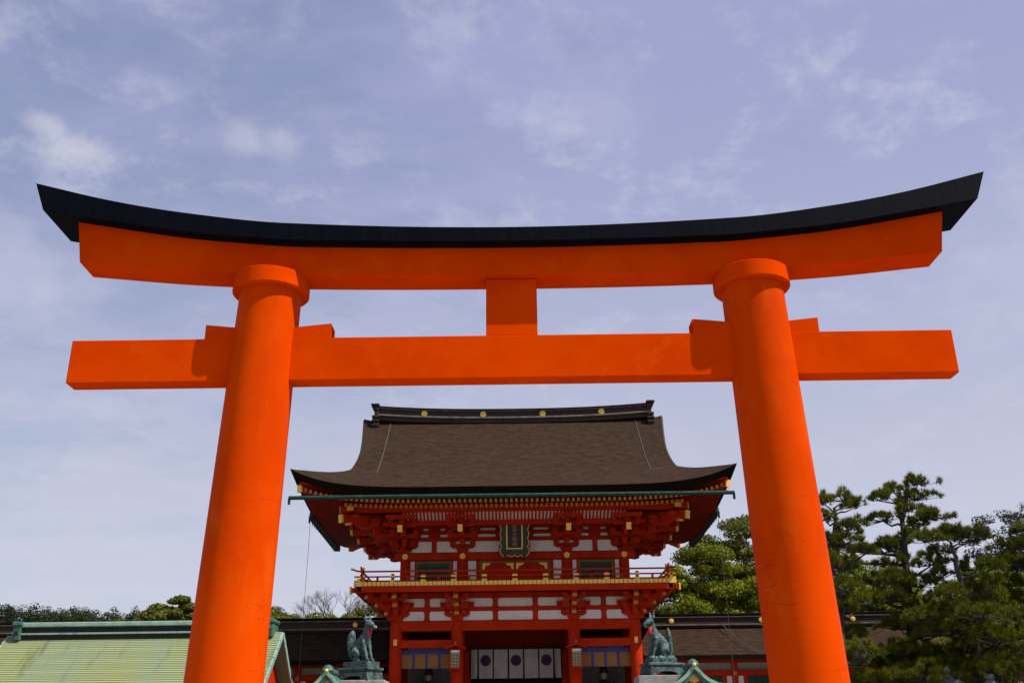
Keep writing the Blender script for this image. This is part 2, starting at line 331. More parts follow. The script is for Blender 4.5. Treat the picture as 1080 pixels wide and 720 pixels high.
# ------------------------------------------------------------------ great torii
tg = thing('torii_gate', (0, 13.5, 0), 'giant bright vermilion torii gate with black curved top beam, spanning the whole view', 'torii gate')
def torii():
    T = tg
    for s in (-1, 1):
        b = MB(); n = 26; pts = []; rr = []
        for i in range(n + 1):
            z = 8.02 * i / n; pts.append((s * (3.835 - .0315 * z), 13.5, z)); rr.append(.522 - .0092 * z)
        b.tube(pts, rr, 64)
        p = b.build('pillar', M['vermcol'], T)
        MB().lathe([(.44, 7.83), (.548, 7.83), (.56, 7.842), (.56, 8.07), (.55, 8.08), (.3, 8.08)], (s * 3.585, 13.5, 0), 64).build('capital_ring', M['verm'], p)
        MB().lathe([(.53, 0), (.60, 0), (.60, .75), (.57, .80), (.51, .80)], (s * 3.83, 13.5, 0), 48).build('black_foot_band', M['black'], p)
    # lower tie beam, end to end through the pillars
    MB().box(-6.375, 6.375, 13.35, 13.66, 6.44, 7.095).build('tie_beam', M['verm'], T, bevel=.012)
    for s in (-1, 1):
        for o0, o1, zo, zi in ((4.46, 3.6, 7.315, 7.225), (2.63, 3.56, 7.315, 7.225)):
            b = MB(); vs = []
            for y in (13.352, 13.658): vs += [(s * o0, y, 7.02), (s * o1, y, 7.02), (s * o1, y, zi), (s * o0, y, zo)]
            b.add(vs, [(0, 1, 2, 3), (7, 6, 5, 4), (0, 4, 5, 1), (1, 5, 6, 2), (2, 6, 7, 3), (3, 7, 4, 0)])
            b.build('wedge', M['verm'], T, bevel=.002)
    MB().box(-.375, .375, 13.365, 13.635, 7.097, 8.0).build('centre_strut', M['verm'], T, bevel=.008)
    # shimaki: red upper lintel, curved
    bot = [(0, 8.01), (3, 8.045), (4.75, 8.135), (6.4, 8.30)]
    top = [(0, 8.47), (3.12, 8.525), (3.95, 8.595), (4.80, 8.69), (5.97, 8.89), (6.97, 9.08)]
    b = MB(); rows = []
    n = 60
    for i in range(n + 1):
        u = -1 + 2 * i / n
        xb, xt = u * 6.40, u * 6.52
        zb, zt = interp(bot, abs(xb)), interp(top, abs(xt))
        rows.append([(xt, 13.23, zt), (xb, 13.23, zb), (xb, 13.745, zb), (xt, 13.745, zt), (xt, 13.23, zt)])
    b.grid(rows, True); m = len(rows[0])
    b.add([rows[0][k] for k in range(4)], [(0, 1, 2, 3)]); b.add([rows[-1][k] for k in range(4)], [(3, 2, 1, 0)])
    b.build('upper_lintel', M['verm'], T, sharp=30)
    # kasagi: black cap beam with a low roof profile and raking ends
    kb = [(0, 8.45), (3.12, 8.505), (3.95, 8.575), (4.80, 8.67), (5.97, 8.87), (6.97, 9.06)]
    kt = [(0, 8.675), (3.34, 8.79), (4.77, 8.97), (5.93, 9.195), (7.15, 9.52)]
    b = MB(); rows = []
    n = 80
    for i in range(n + 1):
        u = -1 + 2 * i / n
        xb, xt = u * 6.97, u * 7.15; zb, zt = interp(kb, abs(xb)), interp(kt, abs(xt))
        rows.append([(xt, 13.0, zt), (xb, 13.0, zb), (xb, 14.0, zb), (xt, 14.0, zt), (xt * .995, 13.5, zt + .06), (xt, 13.0, zt)])
    b.grid(rows, True)
    b.add([rows[0][k] for k in range(5)], [(0, 1, 2, 3, 4)]); b.add([rows[-1][k] for k in range(5)], [(4, 3, 2, 1, 0)])
    k = b.build('black_cap_beam', M['black'], T, sharp=25)
torii()

# ------------------------------------------------------------------ tower gate
G = thing('tower_gate', (0, 42.5, 2.0), 'two storey vermilion shrine gate with brown thatched roof, white panels and gold fittings', 'shrine gate')
YR, ZR = 42.5, 15.0
EY, EX = 6.5, 8.3                 # half depth and half width of the eaves
gprof = [(0, 10.42), (1.0, 10.83), (2.0, 11.33), (3.0, 11.92), (4.0, 12.67), (5.0, 13.55), (5.8, 14.32), (6.5, 15.02)]
def gz(e): return interp([(-1, 10.1)] + gprof + [(7, 15.5)], e)
XH = [(0, 8.3), (.6, 7.74), (1.2, 7.30), (2.4, 6.76), (3, 6.50), (4, 6.36), (5, 6.42), (6.5, 6.62)]
def hx(e): return interp(XH, e + 1e-9) if e > 1e-6 else 8.3
def lift_f(s): return .75 * abs(s) ** 6.0 + .0
def lift_s(s): return .75 * abs(s) ** 2.2
def gate_roof():
    rb = MB()
    es = [i * 6.5 / 52 for i in range(53)]
    for sg in (-1, 1):            # front and back sheets
        rows = []
        for e in es:
            xm = hx(e); row = []
            for i in range(81):
                s = -1 + i / 40; s_ = math.copysign(1 - (1 - abs(s)) ** 1.5, s)
                w = max(0, 1 - e / 3.0) ** 1.1
                z = gz(e) + lift_f(s_) * w
                if e > 3: z += .10 * max(0, (abs(s_) - .9) / .1) ** 2 * min(1, (e - 3))
                row.append((s_ * xm, YR + sg * (EY - e), z))
            rows.append(row)
        rb.grid(rows, True, flip=(sg > 0))
    for sg in (-1, 1):            # the hipped skirts at the two ends
        rows = []
        for k in range(13):
            e = k * 6.5 / 26; row = []
            for i in range(41):
                s = -1 + i / 20; w = max(0, 1 - e / 3.0) ** 1.1
                row.append((sg * hx(e), YR + s * (EY - e), gz(e) + lift_s(s) * w))
            rows.append(row)
        rb.grid(rows, True, flip=(sg < 0))
    roof = rb.build('roof', M['bark'], G, sharp=50, fixn=False)
    # cut edge of the thatch, all round
    fb = MB(); ins, th = .16, .30
    for sg in (-1, 1):
        rows = [[], [], []]
        for i in range(81):
            s = -1 + i / 40; s = math.copysign(1 - (1 - abs(s)) ** 1.5, s); z = gz(0) + lift_f(s)
            rows[0].append((s * EX, YR + sg * EY, z)); rows[1].append((s * (EX - ins), YR + sg * (EY - ins), z - th)); rows[2].append((s * (EX - .6), YR + sg * (EY - .5), z - th + .04))
        fb.grid(rows, True)
        rows = [[], [], []]
        for i in range(41):
            s = -1 + i / 20; z = gz(0) + lift_s(s)
            rows[0].append((sg * EX, YR + s * EY, z)); rows[1].append((sg * (EX - ins), YR + s * (EY - ins), z - th)); rows[2].append((sg * (EX - .6), YR + s * (EY - .5), z - th - .02))
        fb.grid(rows, True)
    fb.build('thatch_edge', M['barkcut'], roof, sharp=30)
    # verges of the gables: thick edges that follow the slope, with gable wall behind
    for sg in (-1, 1):
        vb = MB(); poly = []
        for side in (-1, 1):
            rows = [[], [], [], []]
            for i in range(25):
                e = 2.75 + (6.5 - 2.75) * i / 24; y = YR + side * (EY - e); z = gz(e) + .09 * min(1, max(0, e - 3))
                vx = hx(e); rows[0].append((sg * vx, y, z)); rows[1].append((sg * (vx + .06), y, z - .03)); rows[2].append((sg * vx, y - side * .02, z - .40)); rows[3].append((sg * (vx - .4), y, z - .40))
            vb.grid(rows, True)
        vb.build('verge', M['verge'], roof, sharp=30)
        wall = [(YR + side * (EY - e), gz(e) - .3) for side, rng in ((-1, range(0, 13)), (1, range(12, -1, -1))) for e in [3 + 3.5 * k / 12 for k in rng]]
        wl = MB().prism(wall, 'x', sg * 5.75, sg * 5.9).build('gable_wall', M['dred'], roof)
        bb = MB()
        for side in (-1, 1):
            for i in range(12):
                e0, e1 = 3.0 + 3.4 * i / 12, 3.0 + 3.4 * (i + 1) / 12
                bb.bar((sg * 6.22, YR + side * (EY - e0), gz(e0) - .52), (sg * 6.22, YR + side * (EY - e1), gz(e1) - .52), .09, .34)
        bb.build('bargeboard', M['red'], roof)
    # ridge
    def rz(x): return .24 * (abs(x) / 6.4) ** 2.4
    def ribbon(y0, y1, z0, z1, X=5.98):
        b = MB(); rows = []
        for i in range(41):
            x = -X + 2 * X * i / 40; d = rz(x)
            rows.append([(x, y0, z0 + d), (x, y0, z1 + d), (x, y1, z1 + d), (x, y1, z0 + d), (x, y0, z0 + d)])
        b.grid(rows, True); b.add(rows[0][:4], [(0, 1, 2, 3)]); b.add(rows[-1][:4], [(3, 2, 1, 0)])
        return b
    rd = ribbon(YR - .30, YR + .30, 14.78, 15.30).build('ridge', M['ridge'], roof, sharp=30)
    ribbon(YR - .37, YR + .37, 14.98, 15.05).build('ridge_moulding', M['ridgelight'], rd, sharp=30)
    ribbon(YR - .36, YR + .36, 15.303, 15.345, 6.06).build('ridge_moulding', M['ridgelight'], rd, sharp=30)
    b = MB(); rows = []
    for i in range(41):
        x = -6.17 + 12.34 * i / 40; d = rz(x); rows.append([(x, YR - .42, 15.347 + d), (x, YR - .40, 15.40 + d), (x, YR, 15.50 + d), (x, YR + .40, 15.40 + d), (x, YR + .42, 15.347 + d), (x, YR - .42, 15.347 + d)])
    b.grid(rows, True); b.add(rows[0][:5], [(0, 1, 2, 3, 4)]); b.add(rows[-1][:5], [(4, 3, 2, 1, 0)])
    b.build('ridge_cap', M['barkcut'], rd, sharp=30)
    for x in (-3.93, -1.32, 1.32, 3.93):
        MB().tube([(x, YR - .30, 15.17 + rz(x)), (x, YR - .335, 15.17 + rz(x)), (x, YR - .345, 15.17 + rz(x))], [.135, .135, .10], 24).build('gold_crest', M['gold'], rd)
    for sg in (-1, 1):           # ridge end ornaments: a stack of curled mouldings
        b = MB()
        for (x0, x1, y, z0, z1) in ((6.25, 6.62, .5, 15.62, 15.70), (6.27, 6.52, .42, 15.42, 15.60), (6.27, 6.47, .38, 15.15, 15.42), (6.24, 6.56, .50, 15.05, 15.15), (6.24, 6.56, .54, 14.86, 14.96), (6.24, 6.55, .52, 14.66, 14.76), (6.27, 6.50, .46, 14.45, 14.86)):
            x0, x1 = x0 - .32, x1 - .32; b.box(min(sg * x0, sg * x1), max(sg * x0, sg * x1), YR - y, YR + y, z0, z1)
        b.build('ridge_end_ornament', M['ridge'], rd, bevel=.02)
    # lightning cables on the slope
    for sg in (-1, 1):
        pts = [(sg * 5.43, YR - EY + (6.35 - i * 3.85 / 23), gz(6.35 - i * 3.85 / 23) + .025) for i in range(24)]
        pts += [(sg * (5.43 + 1.3 * k / 6), YR - EY + 2.5 + .03 * k, gz(2.5 + .03 * k) + .03) for k in range(1, 7)]
        MB().tube(pts, .016, 6).build('lightning_cable', M['wire'], roof)
    # green front gutter and the dark side gutters
    gt = MB().tube([(-8.22, 35.80, 10.02), (8.05, 35.80, 10.02)], .075, 12)
    g_ = gt.build('gutter', M['verdi'], G)
    for sg in (-8.2, 8.03):
        MB().tube([(sg, 35.80, 10.0), (sg, 35.80, 9.78)], .05, 10).build('downspout', M['verdi'], g_)
    for i in range(-12, 13): MB().bar((i * .65, 35.80, 10.1), (i * .65, 36.25, 10.2), .03, .02).build('gutter_bracket', M['dark'], g_)
    for sg in (-1, 1):
        a = MB().bar((sg * 8.03, 39.5, 10.10), (sg * 8.08, 45.6, 9.95), .26, .26).build('side_gutter', M['dark'], G)
        MB().bar((sg * 8.06, 39.2, 10.15), (sg * 8.06, 39.5, 10.13), .14, .16).tube([(sg * 8.14, 39.3, 10.1), (sg * 8.14, 39.3, 9.82)], .035, 8).build('gutter_end', M['verdi'], a)
        for i in range(14):
            y = 39.6 + i * .44; MB().tube([(sg * 7.95, y, 9.96), (sg * 7.98, y, 9.80), (sg * 8.06, y, 9.78), (sg * 8.11, y, 9.96)], .014, 5).build('gutter_hook', M['dark'], a)
        MB().tube([(sg * 8.08, 39.2, 10.1), (sg * 8.09, 39.2, 8.2), (sg * 8.12, 39.2, 6.1), (sg * 8.14, 39.2, 2.0)], .008, 5).build('drop_cable', M['wire'], G)
gate_roof()

def gate_soffit():
    b = MB()
    prof = [(.15, 10.13), (1.42, 10.42), (1.46, 10.12), (4.6, 11.16)]
    RX = (7.86 - 4.42) / (4.6 - .15)
    for sg in (-1, 1):
        rows = []
        for e, z in prof:
            xm = 7.86 - (e - .15) * RX; w = max(0, 1 - (e - .15) / 4.4) ** 2
            rows.append([(s * xm, YR + sg * (EY - e), z + lift_f(s) * w) for s in [math.copysign(1 - (1 - abs(q)) ** 1.5, q) for q in [-1 + i / 30 for i in range(61)]]])
        b.grid(rows, True)
        rows = []
        for e, z in prof:
            x = 7.86 - (e - .15) * RX; ym = EY - e; w = max(0, 1 - (e - .15) / 4.4) ** 2
            rows.append([(sg * x, YR + s * ym, z + lift_s(s) * w) for s in [-1 + i / 20 for i in range(41)]])
        b.grid(rows, True)
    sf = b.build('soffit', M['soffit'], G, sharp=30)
    # rafters in two tiers, each with a gilt end
    fl = MB().bar((0, 36.42, 9.985), (0, 38.05, 10.31), .085, .11); fo = None
    ba = MB().bar((0, 37.5, 10.035), (0, 40.6, 11.10), .095, .13); bo = None
    n = 82
    for i in range(n):
        x = -7.75 + 15.5 * i / (n - 1)
        lf = lift_f(x / 8.15) * .86
        if fo is None:
            fo = fl.build('flying_rafter', M['red'], G, world=False); cap = MB().box(-.046, .046, 36.40, 36.425, 9.925, 10.045).build('rafter_cap', M['ochre'], fo, world=False); r = fo
        else: r = dup(fo, G)
        r.location = (x, -42.5, lf - 2.0)
        if abs(x) < 6.55:
            lb = lift_f(x / 8.15) * .55
            if bo is None:
                bo = ba.build('base_rafter', M['red'], G, world=False); MB().box(-.052, .052, 37.475, 37.503, 9.965, 10.10).build('rafter_cap', M['ochre'], bo, world=False); r = bo
            else: r = dup(bo, G)
            r.location = (x, -42.5, lb - 2.0)
    sb = MB()
    for sg in (-1, 1):
        for i in range(66):
            y = 36.2 + 12.6 * i / 65; s = (y - YR) / 6.35; w = lift_s(s)
            sb.bar((sg * 7.95, y, 9.99 + w * .9), (sg * 6.75, y, 10.26 + w * .5), .085, .10)
            if abs(y - YR) < 4.9: sb.bar((sg * 7.05, y, 10.03 + w * .55), (sg * 4.5, y, 11.06), .095, .12)
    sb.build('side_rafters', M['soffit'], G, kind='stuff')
    for sx in (-1, 1):
        for sy in (-1, 1):   # hip rafters at the corners
            h = MB().bar((sx * 4.42, YR + sy * 1.9, 10.95), (sx * 7.95, YR + sy * 6.12, 10.50), .22, .26).build('hip_rafter', M['red'], G)
            MB().bar((sx * 7.95, YR + sy * 6.12, 10.50), (sx * 7.985, YR + sy * 6.16, 10.495), .24, .28).build('gold_cap', M['gold'], h)
    # purlins carrying the eaves
    for sg in (-1, 1):
        p = MB().box(-6.75, 6.75, YR + sg * 4.1 - .11, YR + sg * 4.1 + .11, 10.02, 10.25).build('purlin', M['red'], G)
        for s in (-1, 1): MB().box(min(s * 6.75, s * 6.785), max(s * 6.75, s * 6.785), YR + sg * 4.1 - .13, YR + sg * 4.1 + .13, 10.0, 10.27).build('gold_cap', M['gold'], p)
        p = MB().box(sg * 6.3 - .11, sg * 6.3 + .11, YR - 4.6, YR + 4.6, 10.02, 10.25).build('purlin', M['red'], G)
        for s in (-1, 1): MB().box(sg * 6.3 - .13, sg * 6.3 + .13, min(YR + s * 4.6, YR + s * 4.635), max(YR + s * 4.6, YR + s * 4.635), 10.0, 10.27).build('gold_cap', M['gold'], p)
gate_soffit()

def rounded(x0, x1, z0, z1, c=(.1, .1, .1, .1)):
    """panel outline with corner cuts bl, br, tr, tl (small ones rounded, large ones stepped like the bracket beside it)"""
    pts = []
    for (cx, cz, a0, r, sx, sz) in ((x0, z0, 180, c[0], 1, 1), (x1, z0, 270, c[1], -1, 1), (x1, z1, 0, c[2], -1, -1), (x0, z1, 90, c[3], 1, -1)):
        for k in range(5):
            a = R(a0 + k * 22.5); pts.append((cx + sx * r + r * cos(a), cz + sz * r + r * sin(a)))
    return pts

def gate_lower():
    X = (-4.63, -2.27, 2.27, 4.63)
    for yi, y in enumerate((40.0, 42.5, 45.0)):
        for xi, x in enumerate(X):
            b = MB(); b.tube([(x, y, 2.0), (x, y, 3.6), (x, y, 5.5), (x, y, 5.95), (x, y, 6.05)], [.25, .245, .235, .225, .19], 32)
            c = b.build('column', M['red'], G)
            MB().lathe([(.24, 1.98), (.42, 1.98), (.40, 2.10), (.25, 2.14)], (x, y, 0), 32).build('stone_base', M['stone'], c)
            if yi == 0 and xi in (0, 3):
                MB().box(x - .07, x + .07, y - .262, y - .22, 5.15, 5.38).build('gold_fitting', M['gold'], c, bevel=.01)
    for y in (40.0, 45.0):
        MB().box(-4.80, 4.80, y - .13, y + .13, 5.70, 6.06).build('head_beam', M['red'], G, bevel=.015)
        for s in (-1, 1): MB().box(min(s * 4.63, s * 2.27), max(s * 4.63, s * 2.27), y - .12, y + .12, 5.07, 5.36).build('penetrating_beam', M['red'], G, bevel=.015)
    for s in (-1, 1):
        MB().box(s * 4.63 - .13, s * 4.63 + .13, 40.1, 44.9, 5.70, 6.055).build('head_beam', M['red'], G, bevel=.015)
        MB().box(s * 4.63 - .12, s * 4.63 + .12, 40.1, 44.9, 5.07, 5.36).build('penetrating_beam', M['red'], G, bevel=.015)
        for z0, z1 in ((2.0, 5.07),):
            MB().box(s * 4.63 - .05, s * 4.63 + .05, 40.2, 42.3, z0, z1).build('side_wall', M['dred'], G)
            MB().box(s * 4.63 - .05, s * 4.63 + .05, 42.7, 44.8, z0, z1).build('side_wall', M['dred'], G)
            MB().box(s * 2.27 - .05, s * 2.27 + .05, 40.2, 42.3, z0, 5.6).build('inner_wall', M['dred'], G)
        MB().box(min(s * 4.55, s * 2.32), max(s * 4.55, s * 2.32), 42.44, 42.54, 2.0, 5.6).build('inner_wall', M['greywall'], G)
        MB().box(min(s * 4.4, s * 2.5), max(s * 4.4, s * 2.5), 39.86, 39.94, 2.0, 2.75).build('lattice_fence', M['red'], G)
        # back bays
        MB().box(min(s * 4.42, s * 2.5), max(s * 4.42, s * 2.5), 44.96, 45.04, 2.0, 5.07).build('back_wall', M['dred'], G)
    MB().box(-2.06, 2.06, 42.44, 42.56, 5.16, 6.0).build('transom_board', M['dred'], G)
    for s in (-1, 1): MB().box(s * 1.95 - .11, s * 1.95 + .11, 42.3, 42.5, 2.0, 5.16).build('door_jamb', M['red'], G)
    MB().box(-2.0, 2.0, 44.9, 45.0, 2.0, 5.6).build('rear_lattice', M['dark'], G)
    MB().box(-4.6, 4.6, 40.15, 44.9, 6.06, 6.14).build('ceiling', M['dark'], G)
    # bracket storey: backing, white panels, struts
    for y, s in ((40.0, -1), (45.0, 1)):
        MB().box(-4.63, 4.63, y - .02, y + .02, 6.06, 7.14).build('backing_wall', M['red'], G)
        MB().box(-4.75, 4.75, y - .11, y + .11, 6.44, 6.58).build('middle_beam', M['red'], G, bevel=.01)
        for x in (-3.45, -.78, .78, 3.45):
            MB().box(x - .08, x + .08, y - .10, y + .10, 6.06, 6.438).box(x - .08, x + .08, y - .10, y + .10, 6.582, 7.0).build('short_strut', M['red'], G, bevel=.01)
        def pan(x0, x1, z0, z1, c): MB().prism(rounded(x0, x1, z0, z1, c), 'y', y + s * .025, y + s * .034).build('white_panel', M['white'], G)
        r = .07
        for z0, z1 in ((6.09, 6.43), (6.60, 6.92)):
            for a, b_ in ((-4.45, -3.55), (-3.35, -2.42), (-2.12, -.88), (-.68, .68), (.88, 2.12), (2.42, 3.35), (3.55, 4.45)): pan(a, b_, z0, z1, (r, r, r, r))
    for s in (-1, 1):
        MB().box(s * 4.63 - .02, s * 4.63 + .02, 40.03, 44.97, 6.06, 7.14).build('backing_wall', M['white'], G)
        MB().box(s * 4.63 - .11, s * 4.63 + .11, 40.12, 44.88, 6.44, 6.58).build('middle_beam', M['red'], G)
gate_lower()

def arm(b, x0, x1, y0, y1, z0, h, along='x'):
    """boat shaped bracket arm with curved lower ends, along x or y"""
    L_ = (x1 - x0) if along == 'x' else (y1 - y0)
    a0, a1 = (x0, x1) if along == 'x' else (y0, y1)
    c = min(.16, L_ * .3); pts = [(a0, z0 + h), (a0, z0 + h * .5)]
    for k in range(1, 5): pts.append((a0 + c * k / 4, z0 + h * .5 * (1 - sin(pi / 2 * k / 4))))
    pts += [(a1 - c * k / 4, z0 + h * .5 * (1 - sin(pi / 2 * k / 4))) for k in range(4, 0, -1)] + [(a1, z0 + h * .5), (a1, z0 + h)]
    if along == 'x': b.prism(pts, 'y', y0, y1)
    else: b.prism(pts, 'x', x0, x1)
def block(b, x, y, z, w=.24, h=.14):
    t = w / 2; q = t * .68
    b.add([(x - q, y - q, z), (x + q, y - q, z), (x + q, y + q, z), (x - q, y + q, z), (x - t, y - t, z + h * .45), (x + t, y - t, z + h * .45), (x + t, y + t, z + h * .45), (x - t, y + t, z + h * .45),
           (x - t, y - t, z + h), (x + t, y - t, z + h), (x + t, y + t, z + h), (x - t, y + t, z + h)],
          [(3, 2, 1, 0), (8, 9, 10, 11)] + [(i + k, (i + 1) % 4 + k, (i + 1) % 4 + k + 4, i + k + 4) for k in (0, 4) for i in range(4)])
def lower_cluster():
    b = MB(); w = .085
    block(b, 0, 0, 0, .50, .26)
    for t in range(3):
        z = .16 + t * .27; rch = .40 + .36 * t
        arm(b, -w, w, -rch, .12, z, .17, 'y'); block(b, 0, -rch + .10, z + .17, .22, .11)
        hl = .50 + .16 * t
        if t < 2:
            arm(b, -hl, hl, -w - .02, w + .02, z, .17)
            for x in (-hl + .1, hl - .1): block(b, x, 0, z + .17, .22, .11)
        if t > 0:
            yy = -(.40 + .36 * (t - 1)) + .1; hl2 = .46
            arm(b, -hl2, hl2, yy - w, yy + w, z + .01, .16)
            for x in (-hl2 + .1, hl2 - .1): block(b, x, yy, z + .17, .22, .11)
    o = b.build('bracket_cluster', M['red'], G, world=False)
    for t in range(3):
        z = .16 + t * .27; rch = .40 + .36 * t
        MB().box(-w - .004, w + .004, -rch - .012, -rch + .004, z + .05, z + .172).build('beam_end_cap', M['ochre'], o, world=False)
    return o
def upper_cluster(side=False):
    b = MB(); w = .09
    block(b, 0, 0, 0, .50, .26)
    for t in range(4):
        z = .18 + t * .30; rch = .30 + .72 * t * .95
        if t < 3: arm(b, -w, w, -rch - .3, .1, z, .18, 'y'); block(b, 0, -rch - .18, z + .18, .24, .12)
        hl = .52 + .10 * t
        if t < 3:
            arm(b, -hl, hl, -w, w, z, .18)
            for x in (-hl + .11, hl - .11): block(b, x, 0, z + .18, .24, .12)
        if 0 < t:
            yy = -.73 * t; hl2 = .58
            if t < 3:
                arm(b, -hl2, hl2, yy - w, yy + w, z, .18)
                for x in (-hl2 + .11, 0, hl2 - .11): block(b, x, yy, z + .18, .24, .12)
            else:
                arm(b, -hl2, hl2, yy - w + .02, yy + w, z - .12, .16)
    # tail rafter slanting down and out
    te = Vector((0, -2.18, .96)) if side else Vector((0, -2.25, .58)); b.bar((0, .1, 1.42 if side else 1.22), te, .24 if side else .17, .32 if side else .24)
    o = b.build('bracket_cluster', M['red'], G, world=False)
    MB().bar(te, te + Vector((0, -.10 if side else -.04, -.01)), .26 if side else .19, .35 if side else .27).build('gold_cap', M['gold'], o, world=False)
    return o
def gate_upper():
    X = (-4.42, -2.1, 2.1, 4.42); yf, yb = 40.6, 44.4
    MB().box(-6.05, 6.05, 38.62, 46.38, 7.21, 7.30).build('balcony_floor', M['dred'], G)
    # edge of deck: gilded board ends in a row
    for sg, y in ((-1, 38.55), (1, 46.45)):
        b = MB(); n = 74
        for i in range(n):
            x0 = -6.1 + 12.2 * i / n; b.box(x0 + .011, x0 + 12.2 / n - .011, y - .05, y + .06, 7.225, 7.375)
        MB().box(-6.09, 6.09, y - .025, y + .05, 7.235, 7.365).build('deck_edge', M['dred'], G)
        b.build('gilded_board_ends', M['gold'], G)
        p = MB().box(-6.0, 6.0, y - sg * .03 - .1, y - sg * .03 + .1, 7.0, 7.208).build('balcony_beam', M['red'], G)
    for sg in (-1, 1):
        b = MB(); n = 47
        for i in range(n):
            y0 = 38.61 + 7.78 * i / n; b.box(sg * 6.1 - .05, sg * 6.1 + .05, y0 + .011, y0 + 7.78 / n - .011, 7.225, 7.375)
        b.build('gilded_board_ends', M['gold'], G)
        MB().box(sg * 6.0 - .1, sg * 6.0 + .1, 38.69, 46.31, 7.0, 7.206).build('balcony_beam', M['red'], G)
        for y in (38.62, 46.38):       # crossing beam ends at the corners, gilt
            e = MB().box(min(sg * 6.1, sg * 6.23), max(sg * 6.1, sg * 6.23), y - .09, y + .09, 7.0, 7.17).build('corner_beam_end', M['red'], G)
            MB().box(min(sg * 6.22, sg * 6.28), max(sg * 6.22, sg * 6.28), y - .12, y + .12, 6.96, 7.21).build('gold_cap', M['gold'], e)
            cc = 1 if y > 42 else -1
            MB().box(sg * 5.92 - .085, sg * 5.92 + .085, y + cc * .10 - .04, y + cc * .10 + .04, 7.02, 7.50).build('corner_plate', M['gold'], e)
    # railing
    xs = [-5.85, -4.68, -3.51, -2.34, -1.17, 0, 1.17, 2.34, 3.51, 4.68, 5.85]
    def rail(kind, a, b_, r):
        pass
    for y in (38.72, 46.28):
        for i, x in enumerate(xs):
            end = i in (0, len(xs) - 1)
            p = MB().box(x - .055, x + .055, y - .055, y + .055, 7.376, 7.70 if not end else 7.93).build('railing_post', M['red'], G)
            MB().box(x - .10, x + .10, y - .085, y + .07, 7.377, 7.47).build('gold_base', M['gold'], p)
            MB().box(x - .10, x + .10, y - .075, y + .075, 7.565, 7.635).build('gold_collar', M['gold'], p)
            if end: MB().box(x - .075, x + .075, y - .075, y + .075, 7.86, 7.95).build('gold_cap', M['gold'], p)
        for z, r in ((7.80, .034), (7.60, .03), (7.43, .035)):
            ext = .42 if z > 7.7 else .28
            pts = [(-5.85 - ext, y, z + (.10 if z > 7.7 else 0)), (-5.85 - ext * .5, y, z + (.025 if z > 7.7 else 0)), (-5.85, y, z), (5.85, y, z), (5.85 + ext * .5, y, z + (.025 if z > 7.7 else 0)), (5.85 + ext, y, z + (.10 if z > 7.7 else 0))]
            o = MB().tube(pts, r, 10).build('rail', M['red'], G)
            for q, q2 in ((pts[0], pts[1]), (pts[-1], pts[-2])):
                d = (Vector(q2) - Vector(q)).normalized(); MB().tube([Vector(q) - d * .02, Vector(q) + d * .10], r + .012, 10).build('gold_tip', M['gold'], o)
        for i in range(10):
            x = (xs[i] + xs[i + 1]) / 2; MB().box(x - .04, x + .04, y - .04, y + .04, 7.46, 7.575).build('railing_strut', M['red'], G)
    for sg in (-1, 1):
        for y in (40.0, 41.25, 42.5, 43.75, 45.0):
            x = sg * 5.85
            p = MB().box(x - .055, x + .055, y - .055, y + .055, 7.376, 7.70).build('railing_post', M['red'], G)
            MB().box(x - .075, x + .075, y - .10, y + .10, 7.565, 7.635).build('gold_collar', M['gold'], p)
        for z, r in ((7.80, .034), (7.60, .03), (7.43, .035)):
            up = .10 if z > 7.7 else 0
            MB().tube([(sg * 5.85, 38.3, z + up + .003), (sg * 5.85, 38.5, z + up * .3 + .003), (sg * 5.85, 38.72, z + .003), (sg * 5.85, 46.28, z + .003), (sg * 5.85, 46.7, z + up)], r, 10).build('rail', M['red'], G)
    # gilt leaf fittings on the middle of the railing
    # body of upper storey
    for y in (yf, 42.5, yb):
        for x in X:
            if y == 42.5 and abs(x) < 4: continue
            MB().cyl(x, y, 7.30, 8.52, .20, None, 28).build('upper_column', M['red'], G)
    for y, s in ((yf, -1), (yb, 1)):
        MB().box(-4.42, 4.42, y - .02, y + .02, 7.30, 8.5).build('upper_wall', M['red'], G)
        bm_ = MB().box(-4.85, 4.85, y - .15, y + .15, 8.5, 8.79).build('upper_head_beam', M['red'], G, bevel=.012)
        for x in X:
            q = s * (.15); MB().tube([(x, y + q, 8.645), (x, y + q + s * .025, 8.645)], .115, 20).tube([(x, y + q + s * .02, 8.645), (x, y + q + s * .045, 8.645)], [.05, .03], 12).build('gold_flower', M['gold'], bm_)
        def P(name, x0, x1, z0, z1, d, m, par=G): return MB().box(x0, x1, min(y + s * .02, y + s * d), max(y + s * .02, y + s * d), z0, z1).build(name, m, par)
        for sg in (-1, 1):
            lo, hi = (-3.98, -2.56) if sg < 0 else (2.56, 3.98)
            fr = P('window_frame', lo, hi, 7.34, 8.46, .07, M['dochre'])
            g = MB()
            yy = y + s * .085
            g.box(lo + .09, hi - .09, min(yy - .012, yy + .012), max(yy - .012, yy + .012), 7.40, 8.37)
            wn = g.build('green_window', M['greenwin'], fr)
            bb = MB()
            for k in range(1, 5): bb.box(lo + .09, hi - .09, yy + s * .012, yy + s * .03, 7.40 + k * .2 - .014, 7.40 + k * .2 + .014)
            bb.build('window_bars', M['dark'], wn)
            for a, b_ in ((4.04, 4.20), (2.33, 2.48)):
                P('white_panel', min(sg * a, sg * b_), max(sg * a, sg * b_), 7.36, 8.47, .035, M['white'])
            P('white_panel', min(sg * 1.88, sg * 1.56), max(sg * 1.88, sg * 1.56), 7.36, 8.47, .035, M['white'])
        fr = P('door_frame', -1.42, 1.42, 7.34, 8.47, .07, M['dochre'])
